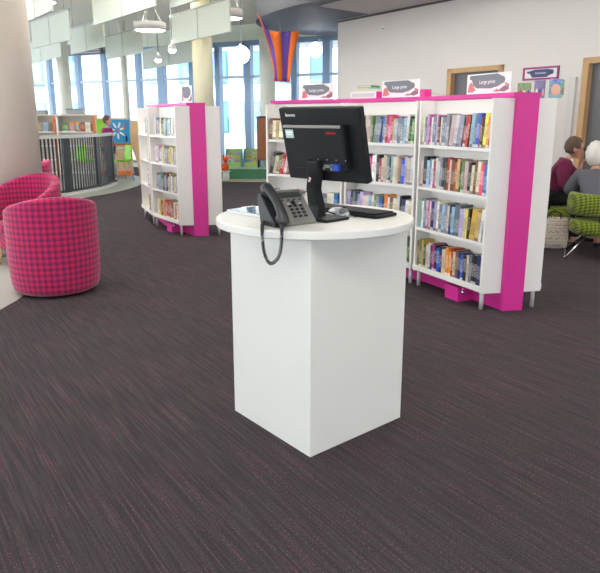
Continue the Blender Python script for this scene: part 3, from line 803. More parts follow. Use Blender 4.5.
# ---- desk phone
PX, PY, PA = -.052, 2.735, R(37)
t = thing('desk_phone', 'dark grey corded desk phone on the left of the round kiosk top', 'telephone', (PX, PY, TZ+.001), PA)
def slab(mb, w, x0, prof):   # extrude a side profile (y, z) across x
    a = [mb.bm.verts.new((x0, y, z)) for y, z in prof]; b = [mb.bm.verts.new((x0+w, y, z)) for y, z in prof]
    n = len(prof); mb.bm.faces.new(a); mb.bm.faces.new(b[::-1])
    for i in range(n): mb.bm.faces.new((a[i], b[i], b[(i+1) % n], a[(i+1) % n]))
    return mb
prof = [(-.062, .012), (-.058, .0), (.05, .0), (.075, .10), (.070, .128), (.060, .134), (.052, .130)]
bd = obj('phone_body', slab(MB(), .150, -.045, prof), PHONE, t); md = bd.modifiers.new('Bevel', 'BEVEL'); md.width = .004; md.segments = 3
cr = obj('handset_cradle', slab(MB(), .055, -.101, [(-.055, .010), (-.05, .0), (.05, .0), (.072, .10), (.066, .124), (.05, .124)]), PHONED, t); md = cr.modifiers.new('Bevel', 'BEVEL'); md.width = .005; md.segments = 3
# face frame: origin on the sloping face
f0 = Vector((0, -.062, .012)); f1 = Vector((0, .052, .130)); fd = (f1-f0); FL = fd.length; ft = math.atan2(fd.z, fd.y)
fm = Matrix.Translation(f0) @ Matrix.Rotation(ft, 4, 'X')    # local: x across, y up the face, z out
def face(nm, mb, m, lab=None):
    o = obj(nm, mb.xf(fm), m, t)
    if lab: o['label'] = lab
    return o
face('display', MB().box((.032, FL*.855, .0015), (.118, .030, .003), bev=.001), mat('phone_display', (64, 68, 66), .3), 'dark grey display window')
for c_ in range(4): face('soft_key', MB().box((-.014+c_*.030, FL*.70, .002), (.012, .006, .004), bev=.001), PHONED)
for r_ in range(4):
    for c_ in range(3): face('key', MB().box((.010+c_*.027, .030+r_*.0175, .002), (.016, .010, .005), bev=.0015), mat('blue_black_key', (34, 37, 48), .35))
face('navigation_pad', MB().box((.034, FL*.60, .002), (.020, .022, .005), bev=.003), mat('blue_black_key', (0, 0, 0)))
for x in (.006, .066): face('function_key', MB().box((x, FL*.575, .002), (.010, .006, .004), bev=.001), mat('pale_key', (196, 200, 206), .4), 'pale function key')
# handset: curved bar with two cups, lying up the slope
hs = MB()
n = 14
for i in range(n+1): pass
pts = []; rad = []
for i in range(n+1):
    u = i/n; y = -.012+u*(FL+.026); zc = .024+.022*math.sin(PI*u)
    pts.append((0, y, zc)); rad.append(.0225-.005*math.sin(PI*u))
hs.tube(pts, rad, 16)
bmesh.ops.scale(hs.bm, vec=(1.2, 1, .85), verts=hs.bm.verts)
hs.ball((0, .012, .020), (.058, .052, .044), 18).ball((0, FL-.008, .020), (.058, .054, .044), 18)
face('handset', hs.xf(Matrix.Translation((-.074, 0, 0))), PHONED)
# coiled cord: hangs over the rim of the round top and back
iv = Matrix.Rotation(-PA, 4, 'Z') @ Matrix.Translation((-PX, -PY, -TZ-.001))
cp = [(-.150, 2.74, .988), (-.150, 2.66, .988), (-.149, 2.60, .986), (-.147, 2.568, .968), (-.145, 2.562, .93), (-.138, 2.555, .885), (-.120, 2.545, .852), (-.098, 2.540, .858),
      (-.080, 2.538, .885), (-.072, 2.538, .93), (-.070, 2.542, .972), (-.070, 2.565, .989), (-.074, 2.61, .989), (-.080, 2.655, .992)]
cp = smooth_poly([tuple(iv @ Vector(p)) for p in cp], 12)
hel = []
acc = 0
for i in range(len(cp)-1):
    a, b = Vector(cp[i]), Vector(cp[i+1]); tt = (b-a).normalized(); u = tt.cross(Vector((.3, 1, .2))).normalized(); v = tt.cross(u)
    ln = (b-a).length; ns = max(2, int(ln/.0012))
    for k in range(ns):
        acc += ln/ns; ph = acc/.0062*2*PI
        hel.append(a.lerp(b, k/ns)+.0062*(math.cos(ph)*u+math.sin(ph)*v))
obj('coiled_cord', MB().tube(hel, .0023, 5), PHONED, t)

# ---- tablet and papers at the left of the top
t = thing('tablet_display', 'flat glossy tablet with a white rim lying left of the phone on the kiosk top', 'tablet', (-.172, 3.055, TZ+.0004), R(-45))
def rrect(w, h, r, n=6):
    o = []
    for cx, cy, a0 in ((w/2-r, h/2-r, 0), (-w/2+r, h/2-r, 90), (-w/2+r, -h/2+r, 180), (w/2-r, -h/2+r, 270)):
        for k in range(n+1):
            a = R(a0+90*k/n); o.append((cx+r*math.cos(a), cy+r*math.sin(a)))
    return o
obj('case', MB().prism(rrect(.30, .215, .035), .001, .012), mat('tablet_rim', (214, 214, 218), .3), t)
obj('glass_face', MB().prism(rrect(.278, .193, .028), .012, .0135), mat('glass_painted_reflection', (96, 116, 128), .04, spec=1.0, coat=1), t)  # blue-grey base colour imitates windows reflected in the dark glass
obj('foot_strip', MB().box((0, 0, .0006), (.2, .15, .0012)), BLACK, t)
t = obj('paper_slip', MB().prism(rrect(.08, .03, .012), 0, .006), PAPER, None, (-.250, 3.245, TZ+.0003), R(45))
tag(t, 'small white paper slip behind the glossy tablet at the kiosk rim', 'paper')

# ------------------------------------------------------------------ pink tub chairs
def tub_chair(loc, face, label, zb, top, low, legs, r=.36, rb=.325, wall=.085, openw=R(100)):
    """face: world direction the sitter looks"""
    t = thing('tub_chair', label, 'armchair', (*loc, 0), face, 'pink tartan tub chairs')
    # local +x is the open front
    mb = MB(); N = 56; a0 = openw/2
    prof_n = 8
    def hgt(a):      # a measured from the back (pi)
        d = abs(a-PI)/(PI-a0)
        return top-(top-low)*(d**1.7)
    def rad(z, h): 
        u = (z-zb)/(h-zb)
        return rb+(r-rb)*min(1, u*3.0)**.6 - .0*u
    cols = []
    for i in range(N+1):
        a = a0+(2*PI-2*a0)*i/N; h = hgt(a)
        e = min(1, min(i, N-i)/2.5)**.5*.5+.5
        wl_ = wall*e
        pr = []
        rr = rad(h, h)
        mid = (1-e)*wall*.5
        for z in (zb, zb+.02, zb+.06, zb+.15, zb+.3, (h+zb+.3)/2, h-.05, h-.02): pr.append((rad(z, h)-(.035 if z == zb else (.008 if z == zb+.02 else 0))-mid, z))
        for q in range(1, 6):
            b = q*PI/6; pr.append((rr-mid-wl_/2+wl_/2*math.cos(b), h-.02+.03*math.sin(b)))
        for z in (h-.03, h-.1, zb+.2, zb): pr.append((rr-mid-wl_, z))
        cols.append([mb.bm.verts.new((q[0]*math.cos(a), q[0]*math.sin(a), q[1])) for q in pr])
    for A, B in zip(cols, cols[1:]):
        for k in range(len(A)):
            k2 = (k+1) % len(A); f = mb.bm.faces.new((A[k], B[k], B[k2], A[k2])); f.smooth = True
    mb.bm.faces.new(cols[0][::-1]); mb.bm.faces.new(cols[-1])
    obj('shell', mb, TUBP, t)
    ri = rb-wall+.012
    obj('seat_base', MB().lathe([(0, zb+.005), (ri-.01, zb+.005), (ri, zb+.02), (ri, .30), (ri-.02, .31), (0, .31)], (.0, 0, 0), 40), TUBC, t)
    obj('seat_cushion', MB().lathe([(0, .312), (ri-.02, .312), (ri+.01, .34), (ri+.01, .40), (ri-.03, .43), (0, .44)], (.0, 0, 0), 40), TUBC, t)
    if legs:
        for k in range(4):
            a = PI/4+k*PI/2
            obj('leg', MB().tube([(.24*math.cos(a), .24*math.sin(a), zb+.01), (.27*math.cos(a), .27*math.sin(a), .004)], [.024, .018], 10), BEECH, t)
    else:
        for k in range(4):
            a = PI/4+k*PI/2; obj('foot', MB().cyl((.2*math.cos(a), .2*math.sin(a), 0), .025, zb+.01, 14), BLACK, t)
tub_chair((-2.04, 5.44), R(118), 'pink tartan tub chair seen from behind, nearest the camera at the left', .018, .80, .60, False, r=.362, rb=.335)
tub_chair((-2.70, 6.5), R(-112), 'pink tartan tub chair on wooden legs, between the near chair and the thick column', .17, .86, .60, True)
tub_chair((-3.48, 8.5), R(200), 'pink tartan tub chair mostly hidden behind the thick beige column', .17, .88, .60, True, r=.33, rb=.31)

# ------------------------------------------------------------------ curved railing
cxr, cyr, rx_, ry_ = -5.87, 14.1, 1.85, 2.9
def el(a): return Vector((cxr+rx_*math.cos(a), cyr+ry_*math.sin(a), 0))
t = thing('stair_railing', 'curved black railing with a pale handrail around the stairwell, left behind the tub chairs', 'railing', (cxr, cyr, 0))
L0 = Vector((cxr, cyr, 0))
A0, A1 = R(-100), R(12)
pts = [el(A0+(A1-A0)*i/48)-L0 for i in range(49)]
def band(z0, z1, th):
    mb = MB(); inn = []; out = []
    for i, p in enumerate(pts):
        tt = (pts[min(i+1, 48)]-pts[max(i-1, 0)]).normalized(); n = Vector((tt.y, -tt.x, 0))
        out.append((p.x+n.x*th/2, p.y+n.y*th/2)); inn.append((p.x-n.x*th/2, p.y-n.y*th/2))
    for i in range(48):
        mb.prism([out[i], out[i+1], inn[i+1], inn[i]], z0, z1)
    bmesh.ops.remove_doubles(mb.bm, verts=mb.bm.verts, dist=.0005)
    return mb
RB = mat('railing_black', (38, 40, 48), .5, var=.05)
obj('handrail', band(1.04, 1.10, .07), mat('pale_handrail', (206, 208, 204), .5), t)
obj('bottom_rail', band(.06, .10, .04), RB, t)
obj('kerb', band(.004, .05, .16), mat('pale_kerb', (206, 208, 204), .6), t)
seglen = 0; acc = []; s = 0
for i in range(1, 49): s += (pts[i]-pts[i-1]).length; acc.append((s, i))
total = s; step = .085; post_d = [seg for seg in ()]
def at_len(d):
    s = 0
    for i in range(1, 49):
        l = (pts[i]-pts[i-1]).length
        if s+l >= d:
            q = (d-s)/l; tt = (pts[i]-pts[i-1]).normalized(); return pts[i-1].lerp(pts[i], q), math.atan2(tt.y, tt.x)
        s += l
    return pts[-1], math.pi/2
posts = []
for target in (el(R(-79)), Vector((-4.25, 12.48, 0)), Vector((-4.02, 13.56, 0)), el(A1)):
    best = min(range(400), key=lambda k: (at_len(total*k/399)[0]+L0-target).length)
    posts.append(total*best/399)
for d in posts:
    p, a = at_len(min(d, total-.06)); obj('post', MB().box((p.x, p.y, .547), (.14, .05, .985), rz=a, bev=.004), RB, t)
d = .05
while d < total-.03:
    if all(abs(d-q) > .11 for q in posts):
        p, a = at_len(d); obj('baluster', MB().box((p.x, p.y, .57), (.035, .012, .94), rz=a), RB, t)
    d += step

# ------------------------------------------------------------------ children's corner, far left
def kids_shelf(px0, px1, Y, label, seed, ends):
    xa = (px0-300)*.001485*Y; xb = (px1-300)*.001485*Y; w = xb-xa
    t = thing('picture_book_shelf', label, 'shelf', ((xa+xb)/2, Y, 0), 0)
    obj('back_board', MB().box((0, .25, .75), (w-.12, .03, 1.46)), mat('shelf_back', (196, 190, 182), .7), t)
    for z in (1.06, .72, .38, .06): obj('shelf', MB().box((0, .13, z), (w-.12, .22, .03)), WHITE2, t)
    obj('top_board', MB().box((0, .15, 1.47), (w, .28, .04)), mat('pale_shelf_top', (226, 214, 190), .6), t)
    obj('end_panel', MB().box((w/2-.03, .13, .725), (.06, .26, 1.449), bev=.01), ends, t)['label'] = 'orange end panel'
    obj('end_panel', MB().box((-w/2+.03, .13, .725), (.06, .26, 1.449), bev=.01), WHITE2, t)
    rnd = random.Random(seed)
    cols = [('yellow', 'yellow'), ('tan', 'tan'), ('green', 'green'), ('red', 'red'), ('sky', 'light blue'), ('orange', 'orange'), ('cream', 'cream'), ('lilac', 'lilac')]
    x = -w/2+.14; i = 0
    while x < w/2-.21:
        ww = rnd.uniform(.10, .14); c, n = cols[(i*3+seed) % 8]
        b = obj('picture_book', MB().box((0, 0, .11), (ww, .015, .22), bev=.002), [BK[c]], None, ((xa+xb)/2+x+ww/2, Y+.08, 1.0755), 0)
        obj('cover_picture', MB().box((0, -.0085, .1), (ww*.6, .002, .1)), BK[cols[(i*5+2) % 8][0]], b)
        tag(b, '%s picture book facing out, %s from left on the %s far shelf' % (n, NUM[i], 'left' if seed == 1 else 'right'), 'book', 'picture books on the far shelves')
        x += ww+.02; i += 1
    return t
kids_shelf(36, 60, 17.0, 'far picture book shelf with orange end, beside the thick column', 1, ORANGE)
kids_shelf(60.5, 99, 17.0, 'wider far picture book shelf behind the railing', 2, ORANGE)
for px0, px1, h, lab in ((39, 51, .07, 'grey storage box on the left far picture book shelf'), (71, 87, .11, 'grey storage box on the wider far picture book shelf')):
    x0 = (px0-300)*.001485*17; x1 = (px1-300)*.001485*17
    t = thing('storage_box', lab, 'box', ((x0+x1)/2, 17.13, 1.4905))
    obj('box_body', MB().box((0, 0, h/2), (x1-x0, .2, h), bev=.01), mat('box_grey', (178, 180, 184), .6), t)
    obj('lid', MB().box((0, 0, h+.012), (x1-x0+.03, .22, .022), bev=.005), mat('box_lid', (150, 154, 158), .6), t)
# display board with green and blue panels
Y = 17.0; k = .001485*Y
t = thing('display_board', 'low display board with lime and blue artwork panels behind the person in purple', 'display board', ((115-300)*k+.05, Y, 0))
w = 34*k
obj('backing', MB().box((0, 0, .72), (w, .04, 1.36), bev=.01), BEECH, t)
obj('lime_panel', MB().box((-w/2+.13, -.025, 1.08), (.22, .01, .56)), LIME, t)
bp = obj('blue_panel', MB().box((.11, -.025, 1.08), (w-.26, .01, .56)), mat('cyan_blue', (30, 148, 206), .5), t)
for q in range(7):
    a = q*2*PI/7+.3
    obj('petal', MB().ball((.10+.13*math.cos(a), -.034, 1.10+.14*math.sin(a)), (.15, .008, .05), 12, Matrix.Rotation(-a, 4, 'Y')), mat('petal_white', (246, 240, 220), .6), bp)
obj('flower_centre', MB().ball((.10, -.037, 1.10), (.06, .01, .06), 12), mat('petal_red', (226, 80, 50), .6), bp)
obj('figure_shape', MB().ball((.31, -.034, .9), (.05, .008, .16), 10), BLACK, bp)
obj('figure_shape', MB().ball((.27, -.034, 1.2), (.05, .008, .16), 10), mat('petal_red', (0, 0, 0)), bp)
obj('foot_rail', MB().box((0, -.03, .06), (w, .1, .1)), ORANGE, t); obj('ledge', MB().box((0, -.04, .765), (w, .07, .05)), mat('rust_ledge', (190, 96, 60), .6), t)
# curved wooden end panel
t = thing('curved_shelf_end', 'tan wooden shelf unit with a curved edge beside the smaller bookcase', 'shelf', (-3.62, 15.1, 0), R(0))
ed = smooth_poly([(-.10, 1.35), (-.13, 1.1), (-.11, .8), (-.03, .5), (.02, .25), (.02, 0.0)])
mb = MB(); mb.prism(list(ed)+[(.12, 0), (.12, 1.35)], -.02, .02)
obj('end_panel', mb.xf(STAND), BEECH, t)
for z in (.3, .65, 1.0, 1.33): obj('shelf', MB().box((.07, .2, z), (.1, .36, .025)), WHITE2, t)
obj('back_board', MB().box((.11, .2, .67), (.02, .36, 1.33)), WHITE2, t)
# lime chairs and white table
def kid_chair(x, y, rz, label):
    t = thing('moulded_chair', label, 'chair', (x, y, 0), rz, 'lime green chairs at the white table')
    mb = MB(); N = 10; Mx = 8; grid = []
    pr = smooth_poly([(-.21, .42), (-.19, .45), (0, .43), (.15, .43), (.20, .50), (.225, .62), (.25, .80)], 4)
    for (y_, z_) in pr:
        row = []
        for k in range(Mx+1):
            u = k/Mx*2-1; wd_ = .20 if z_ < .5 else .20-.03*(z_-.5)/.3
            row.append(mb.bm.verts.new((u*wd_, y_-.03*u*u*(1 if z_ > .5 else 0), z_+(.02*u*u if z_ < .5 else 0))))
        grid.append(row)
    for A, B in zip(grid, grid[1:]):
        for k in range(Mx): f = mb.bm.faces.new((A[k], A[k+1], B[k+1], B[k])); f.smooth = True
    o = obj('seat_shell', mb, LIME, t); md = o.modifiers.new('Solid', 'SOLIDIFY'); md.thickness = .012
    for sx in (-1, 1):
        for sy in (-1, 1): obj('leg', MB().tube([(sx*.13, sy*.12, .425), (sx*.2, sy*.21, .004)], .011, 8), STEEL, t)
kid_chair(-4.10, 15.50, R(-50), 'lime green moulded chair, right of the white table by the railing end')
kid_chair(-4.80, 15.45, R(150), 'lime green moulded chair nearest the person in purple')
t = thing('round_table', 'small white round table between the lime green chairs', 'table', (-4.42, 16.15, 0))
obj('tabletop', MB().lathe([(0, .69), (.42, .69), (.43, .70), (.43, .715), (0, .72)], seg=40), WHITE, t)
obj('pedestal', MB().cyl((0, 0, .02), .035, .67), STEEL, t); obj('table_base', MB().lathe([(0, .004), (.26, .004), (.25, .015), (.03, .035), (0, .035)], seg=32), STEEL, t)

# ------------------------------------------------------------------ reading nook, centre left
t = thing('podium', 'low green podium by the windows beyond the smaller bookcase', 'podium', (-.95, 16.35, 0), R(-4))
obj('podium_body', MB().box((0, 0, .115), (2.0, .85, .23), bev=.006), mat('podium_green', (66, 128, 92), .6, var=.05), t)
obj('podium_top', MB().box((0, 0, .24), (2.04, .89, .02), bev=.004), mat('pale_green_top', (186, 212, 198), .5), t)
t = obj('play_mat', MB().box((0, 0, .004), (2.6, .7, .008)), mat('patterned_mat', (180, 176, 160), .9, var=.5, scale=9), None, (-.75, 15.5, 0.0005), R(-4))
tag(t, 'patterned play mat on the floor in front of the green podium', 'mat')
for i, (px, lab) in enumerate(((226.5, 'blue and green picture book bin behind the orange toy'), (244.5, 'blue and green picture book bin beside the brown cabinet'))):
    x = (px-300)*.001485*16.3
    t = thing('book_bin', lab, 'book bin', (x+.17, 16.52, .2505), 0, 'picture book bins on the podium')
    pr = smooth_poly([(-.15, .02), (-.13, .2), (-.02, .36), (.12, .42), (.15, .42)], 4)+[(.15, 0), (-.15, 0)]
    for sx in (-.2, .19): obj('side_panel', slab(MB(), .02, sx, pr), mat('bin_blue', (40, 140, 200), .5), t)
    obj('bin_base', MB().box((0, .0, .015), (.36, .28, .03)), mat('bin_lime', (170, 214, 120), .5), t)
    obj('bin_back', MB().box((0, .13, .21), (.38, .02, .42)), mat('bin_lime', (0, 0, 0)), t)
    for k in range(3): obj('tier', MB().box((0, -.10+k*.09, .06+k*.09), (.378, .012, .10), rx=R(-15)), mat('bin_lime', (0, 0, 0)), t)
    for k in range(3): obj('tier_shelf', MB().box((0, -.062+k*.09, .0375+k*.075), (.376, .07, .01)), mat('bin_lime', (0, 0, 0)), t)
    for k in range(3):
        for q in range(2):
            b = obj('picture_book', MB().box((0, 0, .07), (.13, .012, .14), bev=.002), BK[('white', 'sky', 'blush', 'yellow', 'cream', 'lilac')[(k*2+q+i) % 6]], None, (x+.17-.09+q*.17, 16.52-.075+k*.09, .2505+.0430+k*.075), 0)
            tag(b, '%s picture book, %s side of %s tier in the %s blue-green bin' % (('white', 'light blue', 'pale pink', 'yellow', 'cream', 'lilac')[(k*2+q+i) % 6], ('left', 'right')[q], ('front', 'middle', 'back')[k], ('left', 'right')[i]), 'book', 'picture books in the podium bins')
            obj('cover_picture', MB().ball((0, -.007, .08), (.07, .004, .06), 10), BK[('blue', 'orange', 'green')[(k+q) % 3]], b)
t = thing('wooden_cabinet', 'brown wooden cabinet on the podium, just left of the long bookcase', 'cabinet', (-.89, 16.01, .2505), R(0))
obj('carcass', MB().box((0, .13, .67), (.24, .26, .98), bev=.005), mat('walnut', (140, 84, 52), .5, var=.15, scale=10), t)
obj('top_board', MB().box((0, .13, 1.175), (.28, .29, .03), bev=.004), mat('dark_top', (70, 66, 62), .5), t)
d = obj('door', MB().box((.0, -.008, .67), (.22, .016, .94), bev=.003), mat('walnut_door', (156, 98, 62), .5, var=.15, scale=10), t); obj('knob', MB().ball((.08, -.025, .7), (.02, .02, .02), 10), CHROME, d)
for sx in (-.1, .1):
    for sy in (.03, .23): obj('leg', MB().cyl((sx, sy, 0), .015, .18, 10), BLACK, t)
# plush toy on a white stool
tx, ty = -1.70, 15.50
t = thing('stool', 'low white stool under the orange soft toy', 'stool', (tx, ty, 0))
obj('seat', MB().lathe([(0, .20), (.10, .20), (.11, .21), (.11, .225), (0, .23)], seg=24), WHITE, t); obj('pedestal', MB().lathe([(0, .009), (.09, .009), (.07, .20), (0, .20)], seg=24), WHITE, t)
t = thing('soft_toy', 'orange soft toy sitting on the low white stool before the podium', 'soft toy', (tx, ty, .23), R(-40))
TO = mat('orange_plush', (232, 92, 40), .95, var=.12, scale=60, bump=.6)
obj('toy_body', MB().ball((0, 0, .09), (.13, .11, .18), 14).ball((0, -.02, .25), (.15, .13, .14), 14).ball((-.05, -.02, .33), (.05, .03, .07), 10).ball((.05, -.02, .33), (.05, .03, .07), 10)
    .tube([(-.05, 0, .14), (-.11, -.03, .07)], [.025, .02], 8).tube([(.05, 0, .14), (.11, -.03, .07)], [.025, .02], 8)
    .tube([(-.03, -.02, .04), (-.06, -.13, .025)], [.035, .025], 8).tube([(.03, -.02, .04), (.06, -.13, .025)], [.035, .025], 8), TO, t)
obj('muzzle', MB().ball((0, -.08, .235), (.07, .05, .05), 12), mat('pink_plush', (246, 150, 160), .95), t)
obj('ear_patch', MB().ball((.09, -.02, .30), (.07, .04, .09), 10), mat('pink_plush', (0, 0, 0)), t)
# shelf-side bin table behind (pale)

# ------------------------------------------------------------------ fabric streamer
t = thing('fabric_streamer', 'orange and purple striped fabric streamer hanging below the grey bulkhead', 'streamer', (-.32, 12.05, 3.13), R(10))
cols = [('orange_silk', (244, 120, 40)), ('purple_silk', (98, 66, 168)), ('orange_silk', 0), ('purple_silk', 0), ('orange_silk', 0)]
topx = [-.42, -.38, -.20, -.01, .17, .33]; topz = [-.02, -.05, -.30, -.31, -.30, -.29]
botx = [-.13, -.11, -.07, .03, .11, .16]
for k in range(5):
    mb = MB(); rows = []
    N = 12
    for i in range(N+1):
        u = i/N; row = []
        for s_ in range(5):
            q = s_/4
            x0 = topx[k]+(topx[k+1]-topx[k])*q; z0 = topz[k]+(topz[k+1]-topz[k])*q; x1 = botx[k]+(botx[k+1]-botx[k])*q
            e = (1-u)**1.9
            x = x1+(x0-x1)*e; z = z0+(-1.12-z0)*u
            row.append(mb.bm.verts.new((x, .03*math.sin(x*22)+.05*u, z)))
        rows.append(row)
    for A, B in zip(rows, rows[1:]):
        for s_ in range(4): f = mb.bm.faces.new((A[s_], A[s_+1], B[s_+1], B[s_])); f.smooth = True
    o = obj('stripe', mb, mat(cols[k][0], cols[k][1] or (0, 0, 0), .6), t); md = o.modifiers.new('Solid', 'SOLIDIFY'); md.thickness = .004
    o['label'] = ('orange', 'purple')[k % 2]+' cloth stripe'
obj('string', MB().tube([(-.42, 0, -.02), (-.42, .25, 0)], .003, 6).tube([(.33, 0, -.29), (.30, .2, .0)], .003, 6).tube([(-.01, .03, -.31), (-.01, .1, 0)], .003, 6), STEEL, t)

# ------------------------------------------------------------------ wall sign, cabinet, door side
def onwall(Y, out=0): p = wp(Y); return (p.x+wn.x*out, p.y+wn.y*out)
p = onwall(9.2, .001)
t = thing('wall_sign', 'purple framed information sign on the wall between the two oak framed doors', 'sign', (p[0], p[1], 1.97), WR+PI)
w, h = .56, .165
fr = MB()
for cx, cz, ww, hh in ((0, h/2-.012, w, .024), (0, -h/2+.012, w, .024), (-w/2+.012, 0, .024, h), (w/2-.012, 0, .024, h)): fr.box((cx, -.01, cz), (ww, .02, hh))
obj('frame', fr, mat('purple_frame', (166, 56, 122), .5), t)
card = obj('sign_card', MB().box((0, -.006, 0), (w-.05, .006, h-.05)), PAPER, t)
obj('print_shape', MB().prism([(-.22, .03), (-.22, .01), (-.17, 0), (-.13, -.05), (.10, -.05), (.13, -.03), (.20, -.01), (.20, .035), (.1, .05), (-.1, .05), (-.16, .035)], 0, .001).xf(Matrix.Translation((0, -.0095, 0)) @ STAND), mat('indigo_print', (80, 74, 128), .6), card)
for cx, cz, m_ in ((-.13, .02, 'print_green'), (.15, .01, 'print_green')): obj('print_shape', MB().ball((cx, -.0105, cz), (.05, .002, .03), 10), mat('print_green', (60, 76, 60), .6), card)
tm = text_mesh('Information', .036, .0003); obj('lettering', tm.xf(Matrix.Translation((0, -.0112, .004)) @ STAND), LETTER, card)
p = onwall(8.95, .06)
t = thing('wall_panel', 'tall narrow white panel against the wall behind the magenta slab', 'panel', (p[0]+.16, p[1]-.14, .0), WR+PI)
obj('panel_body', MB().box((0, 0, .95), (.10, .08, 1.9), bev=.004), mat('off_white_panel', (216, 212, 210), .6), t)
obj('foot', MB().box((0, 0, .01), (.14, .1, .02)), STEEL, t)
P = raypt(366, 34, 2.6)
pp = onwall(11.9, .012); t = thing('wall_sensor', 'small white sensor high on the wall near the grey bulkhead', 'sensor', (pp[0], pp[1], 2.86), WR+PI)
obj('case', MB().box((0, 0, 0), (.06, .03, .09), bev=.006), PAPER, t); obj('lens', MB().ball((0, -.015, -.01), (.03, .02, .03), 10), GREY, t)

# ------------------------------------------------------------------ green tartan armchairs
def green_chair(x, y, rz, label):
    """local -y is the back side, +y is where the sitter looks"""
    t = thing('green_armchair', label, 'armchair', (x, y, 0), rz, 'green tartan armchairs')
    def ring(r0, r1, z0, z1, a0, a1, n=24, ys=1.0, bulge=.012):
        mb = MB(); rows = []
        for i in range(n+1):
            a = a0+(a1-a0)*i/n; c_, s_ = math.cos(a), math.sin(a)*ys
            row = []
            for (rr, zz) in ((r0, z0+.015), (r0+.0, z1-.015), (r0+.02, z1), (r1-.02, z1), (r1, z1-.02), (r1+bulge, (z0+z1)/2), (r1, z0+.02), (r1-.02, z0), (r0+.02, z0)):
                row.append(mb.bm.verts.new((rr*c_, rr*s_, zz)))
            rows.append(row)
        for A, B in zip(rows, rows[1:]):
            for k in range(9): f = mb.bm.faces.new((A[k], A[(k+1) % 9], B[(k+1) % 9], B[k])); f.smooth = True
        mb.bm.faces.new(rows[0][::-1]); mb.bm.faces.new(rows[-1]); return mb
    obj('backrest', ring(.27, .35, .445, .665, R(180), R(360), ys=.9), GTAR, t)
    st = MB(); st.lathe([(0, .24), (.27, .24), (.315, .27), (.325, .33), (.31, .39), (.27, .41), (0, .415)], seg=36); obj('seat', st, GTAR, t)
    for bx_, by_, bw, bd_ in ((0, -.285, .10, .03), (-.285, -.02, .03, .09), (.285, -.02, .03, .09)): obj('back_support', MB().box((bx_, by_, .425), (bw, bd_, .13)), BLACK, t)
    for sx in (-1, 1):
        for sy in (-1, 1): obj('leg', MB().tube([(sx*.14, sy*.12, .245), (sx*.33, sy*.27, .012)], .011, 8), CHROME, t)
        obj('floor_bar', MB().tube([(sx*.33, -.27, .012), (sx*.33, .27, .012)], .009, 8), CHROME, t)
    return t
CB = (3.11, 6.80); CA = (2.90, 7.86)
green_chair(*CB, R(-22), 'green tartan armchair with chrome legs under the white-haired person')
green_chair(*CA, R(-106), 'green tartan armchair under the person in the maroon jumper')

# tote bag
def totemat():
    m, nt, p = newmat('printed_canvas')
    tc = nt.nodes.new('ShaderNodeTexCoord'); sp = nt.nodes.new('ShaderNodeSeparateXYZ'); nt.links.new(tc.outputs['Object'], sp.inputs[0])
    f = M('FRACT', nt, M('DIVIDE', nt, sp.outputs[2], .075))
    cb = nt.nodes.new('ShaderNodeCombineXYZ'); nt.links.new(M('MULTIPLY', nt, sp.outputs[0], 55), cb.inputs[0]); nt.links.new(M('MULTIPLY', nt, sp.outputs[2], 60), cb.inputs[2])
    nz = nt.nodes.new('ShaderNodeTexNoise'); nz.inputs['Scale'].default_value = 1; nt.links.new(cb.outputs[0], nz.inputs[0])
    ln = M('MULTIPLY', nt, M('LESS_THAN', nt, f, .07), .55)
    tx_ = M('MULTIPLY', nt, M('MULTIPLY', nt, M('GREATER_THAN', nt, f, .35), M('LESS_THAN', nt, f, .75)), M('GREATER_THAN', nt, nz.outputs['Fac'], .54))
    c = mixc(nt, M('MAXIMUM', nt, ln, M('MULTIPLY', nt, tx_, .7)), lin((220, 206, 190)), lin((100, 92, 98)))
    nt.links.new(c, p.inputs['Base Color']); p.inputs['Roughness'].default_value = .9; return m
t = thing('tote_bag', 'cream printed tote bag on the floor under the maroon jumper person', 'bag', (2.80, 7.32, 0), R(-14))
mb = MB(); rows = []
for (w2, d2, z) in ((.145, .065, .004), (.16, .08, .02), (.165, .085, .15), (.158, .07, .27), (.15, .035, .335)):
    rows.append([mb.bm.verts.new((w2*math.copysign(abs(math.cos(a))**.5, math.cos(a)), d2*math.copysign(abs(math.sin(a))**.5, math.sin(a)), z+.006*math.sin(5*a))) for a in [2*PI*k/28 for k in range(28)]])
for A, B in zip(rows, rows[1:]):
    for k in range(28): f = mb.bm.faces.new((A[k], A[(k+1) % 28], B[(k+1) % 28], B[k])); f.smooth = True
mb.bm.faces.new(rows[0][::-1]); mb.bm.faces.new(rows[-1])
obj('bag_body', mb, totemat(), t)
obj('handle', MB().tube(smooth_poly([(-.07, -.03, .33), (-.06, -.05, .39), (0, -.06, .41), (.06, -.05, .39), (.07, -.03, .33)]), .007, 8), mat('canvas_handle', (60, 52, 60), .9), t)

# ------------------------------------------------------------------ people
def skin(nodes, edges, sub=2):
    """nodes: name -> (co, radius or (rx, ry)); root is the first node"""
    me = bpy.data.meshes.new('t'); names = list(nodes); idx = {n: i for i, n in enumerate(names)}
    me.from_pydata([nodes[n][0] for n in names], [(idx[a], idx[b]) for a, b in edges], [])
    o = bpy.data.objects.new('t', me); COL.objects.link(o)
    sm = o.modifiers.new('s', 'SKIN'); sm.use_smooth_shade = True
    for i, n in enumerate(names):
        r = nodes[n][1]; me.skin_vertices[0].data[i].radius = r if isinstance(r, tuple) else (r, r)
    me.skin_vertices[0].data[0].use_root = True
    s = o.modifiers.new('u', 'SUBSURF'); s.levels = sub; s.render_levels = sub
    dg = bpy.context.evaluated_depsgraph_get(); dg.update()
    out = bpy.data.meshes.new_from_object(o.evaluated_get(dg))
    mb = MB(); mb.bm.from_mesh(out)
    bpy.data.objects.remove(o)
    for f in mb.bm.faces: f.smooth = True
    return mb
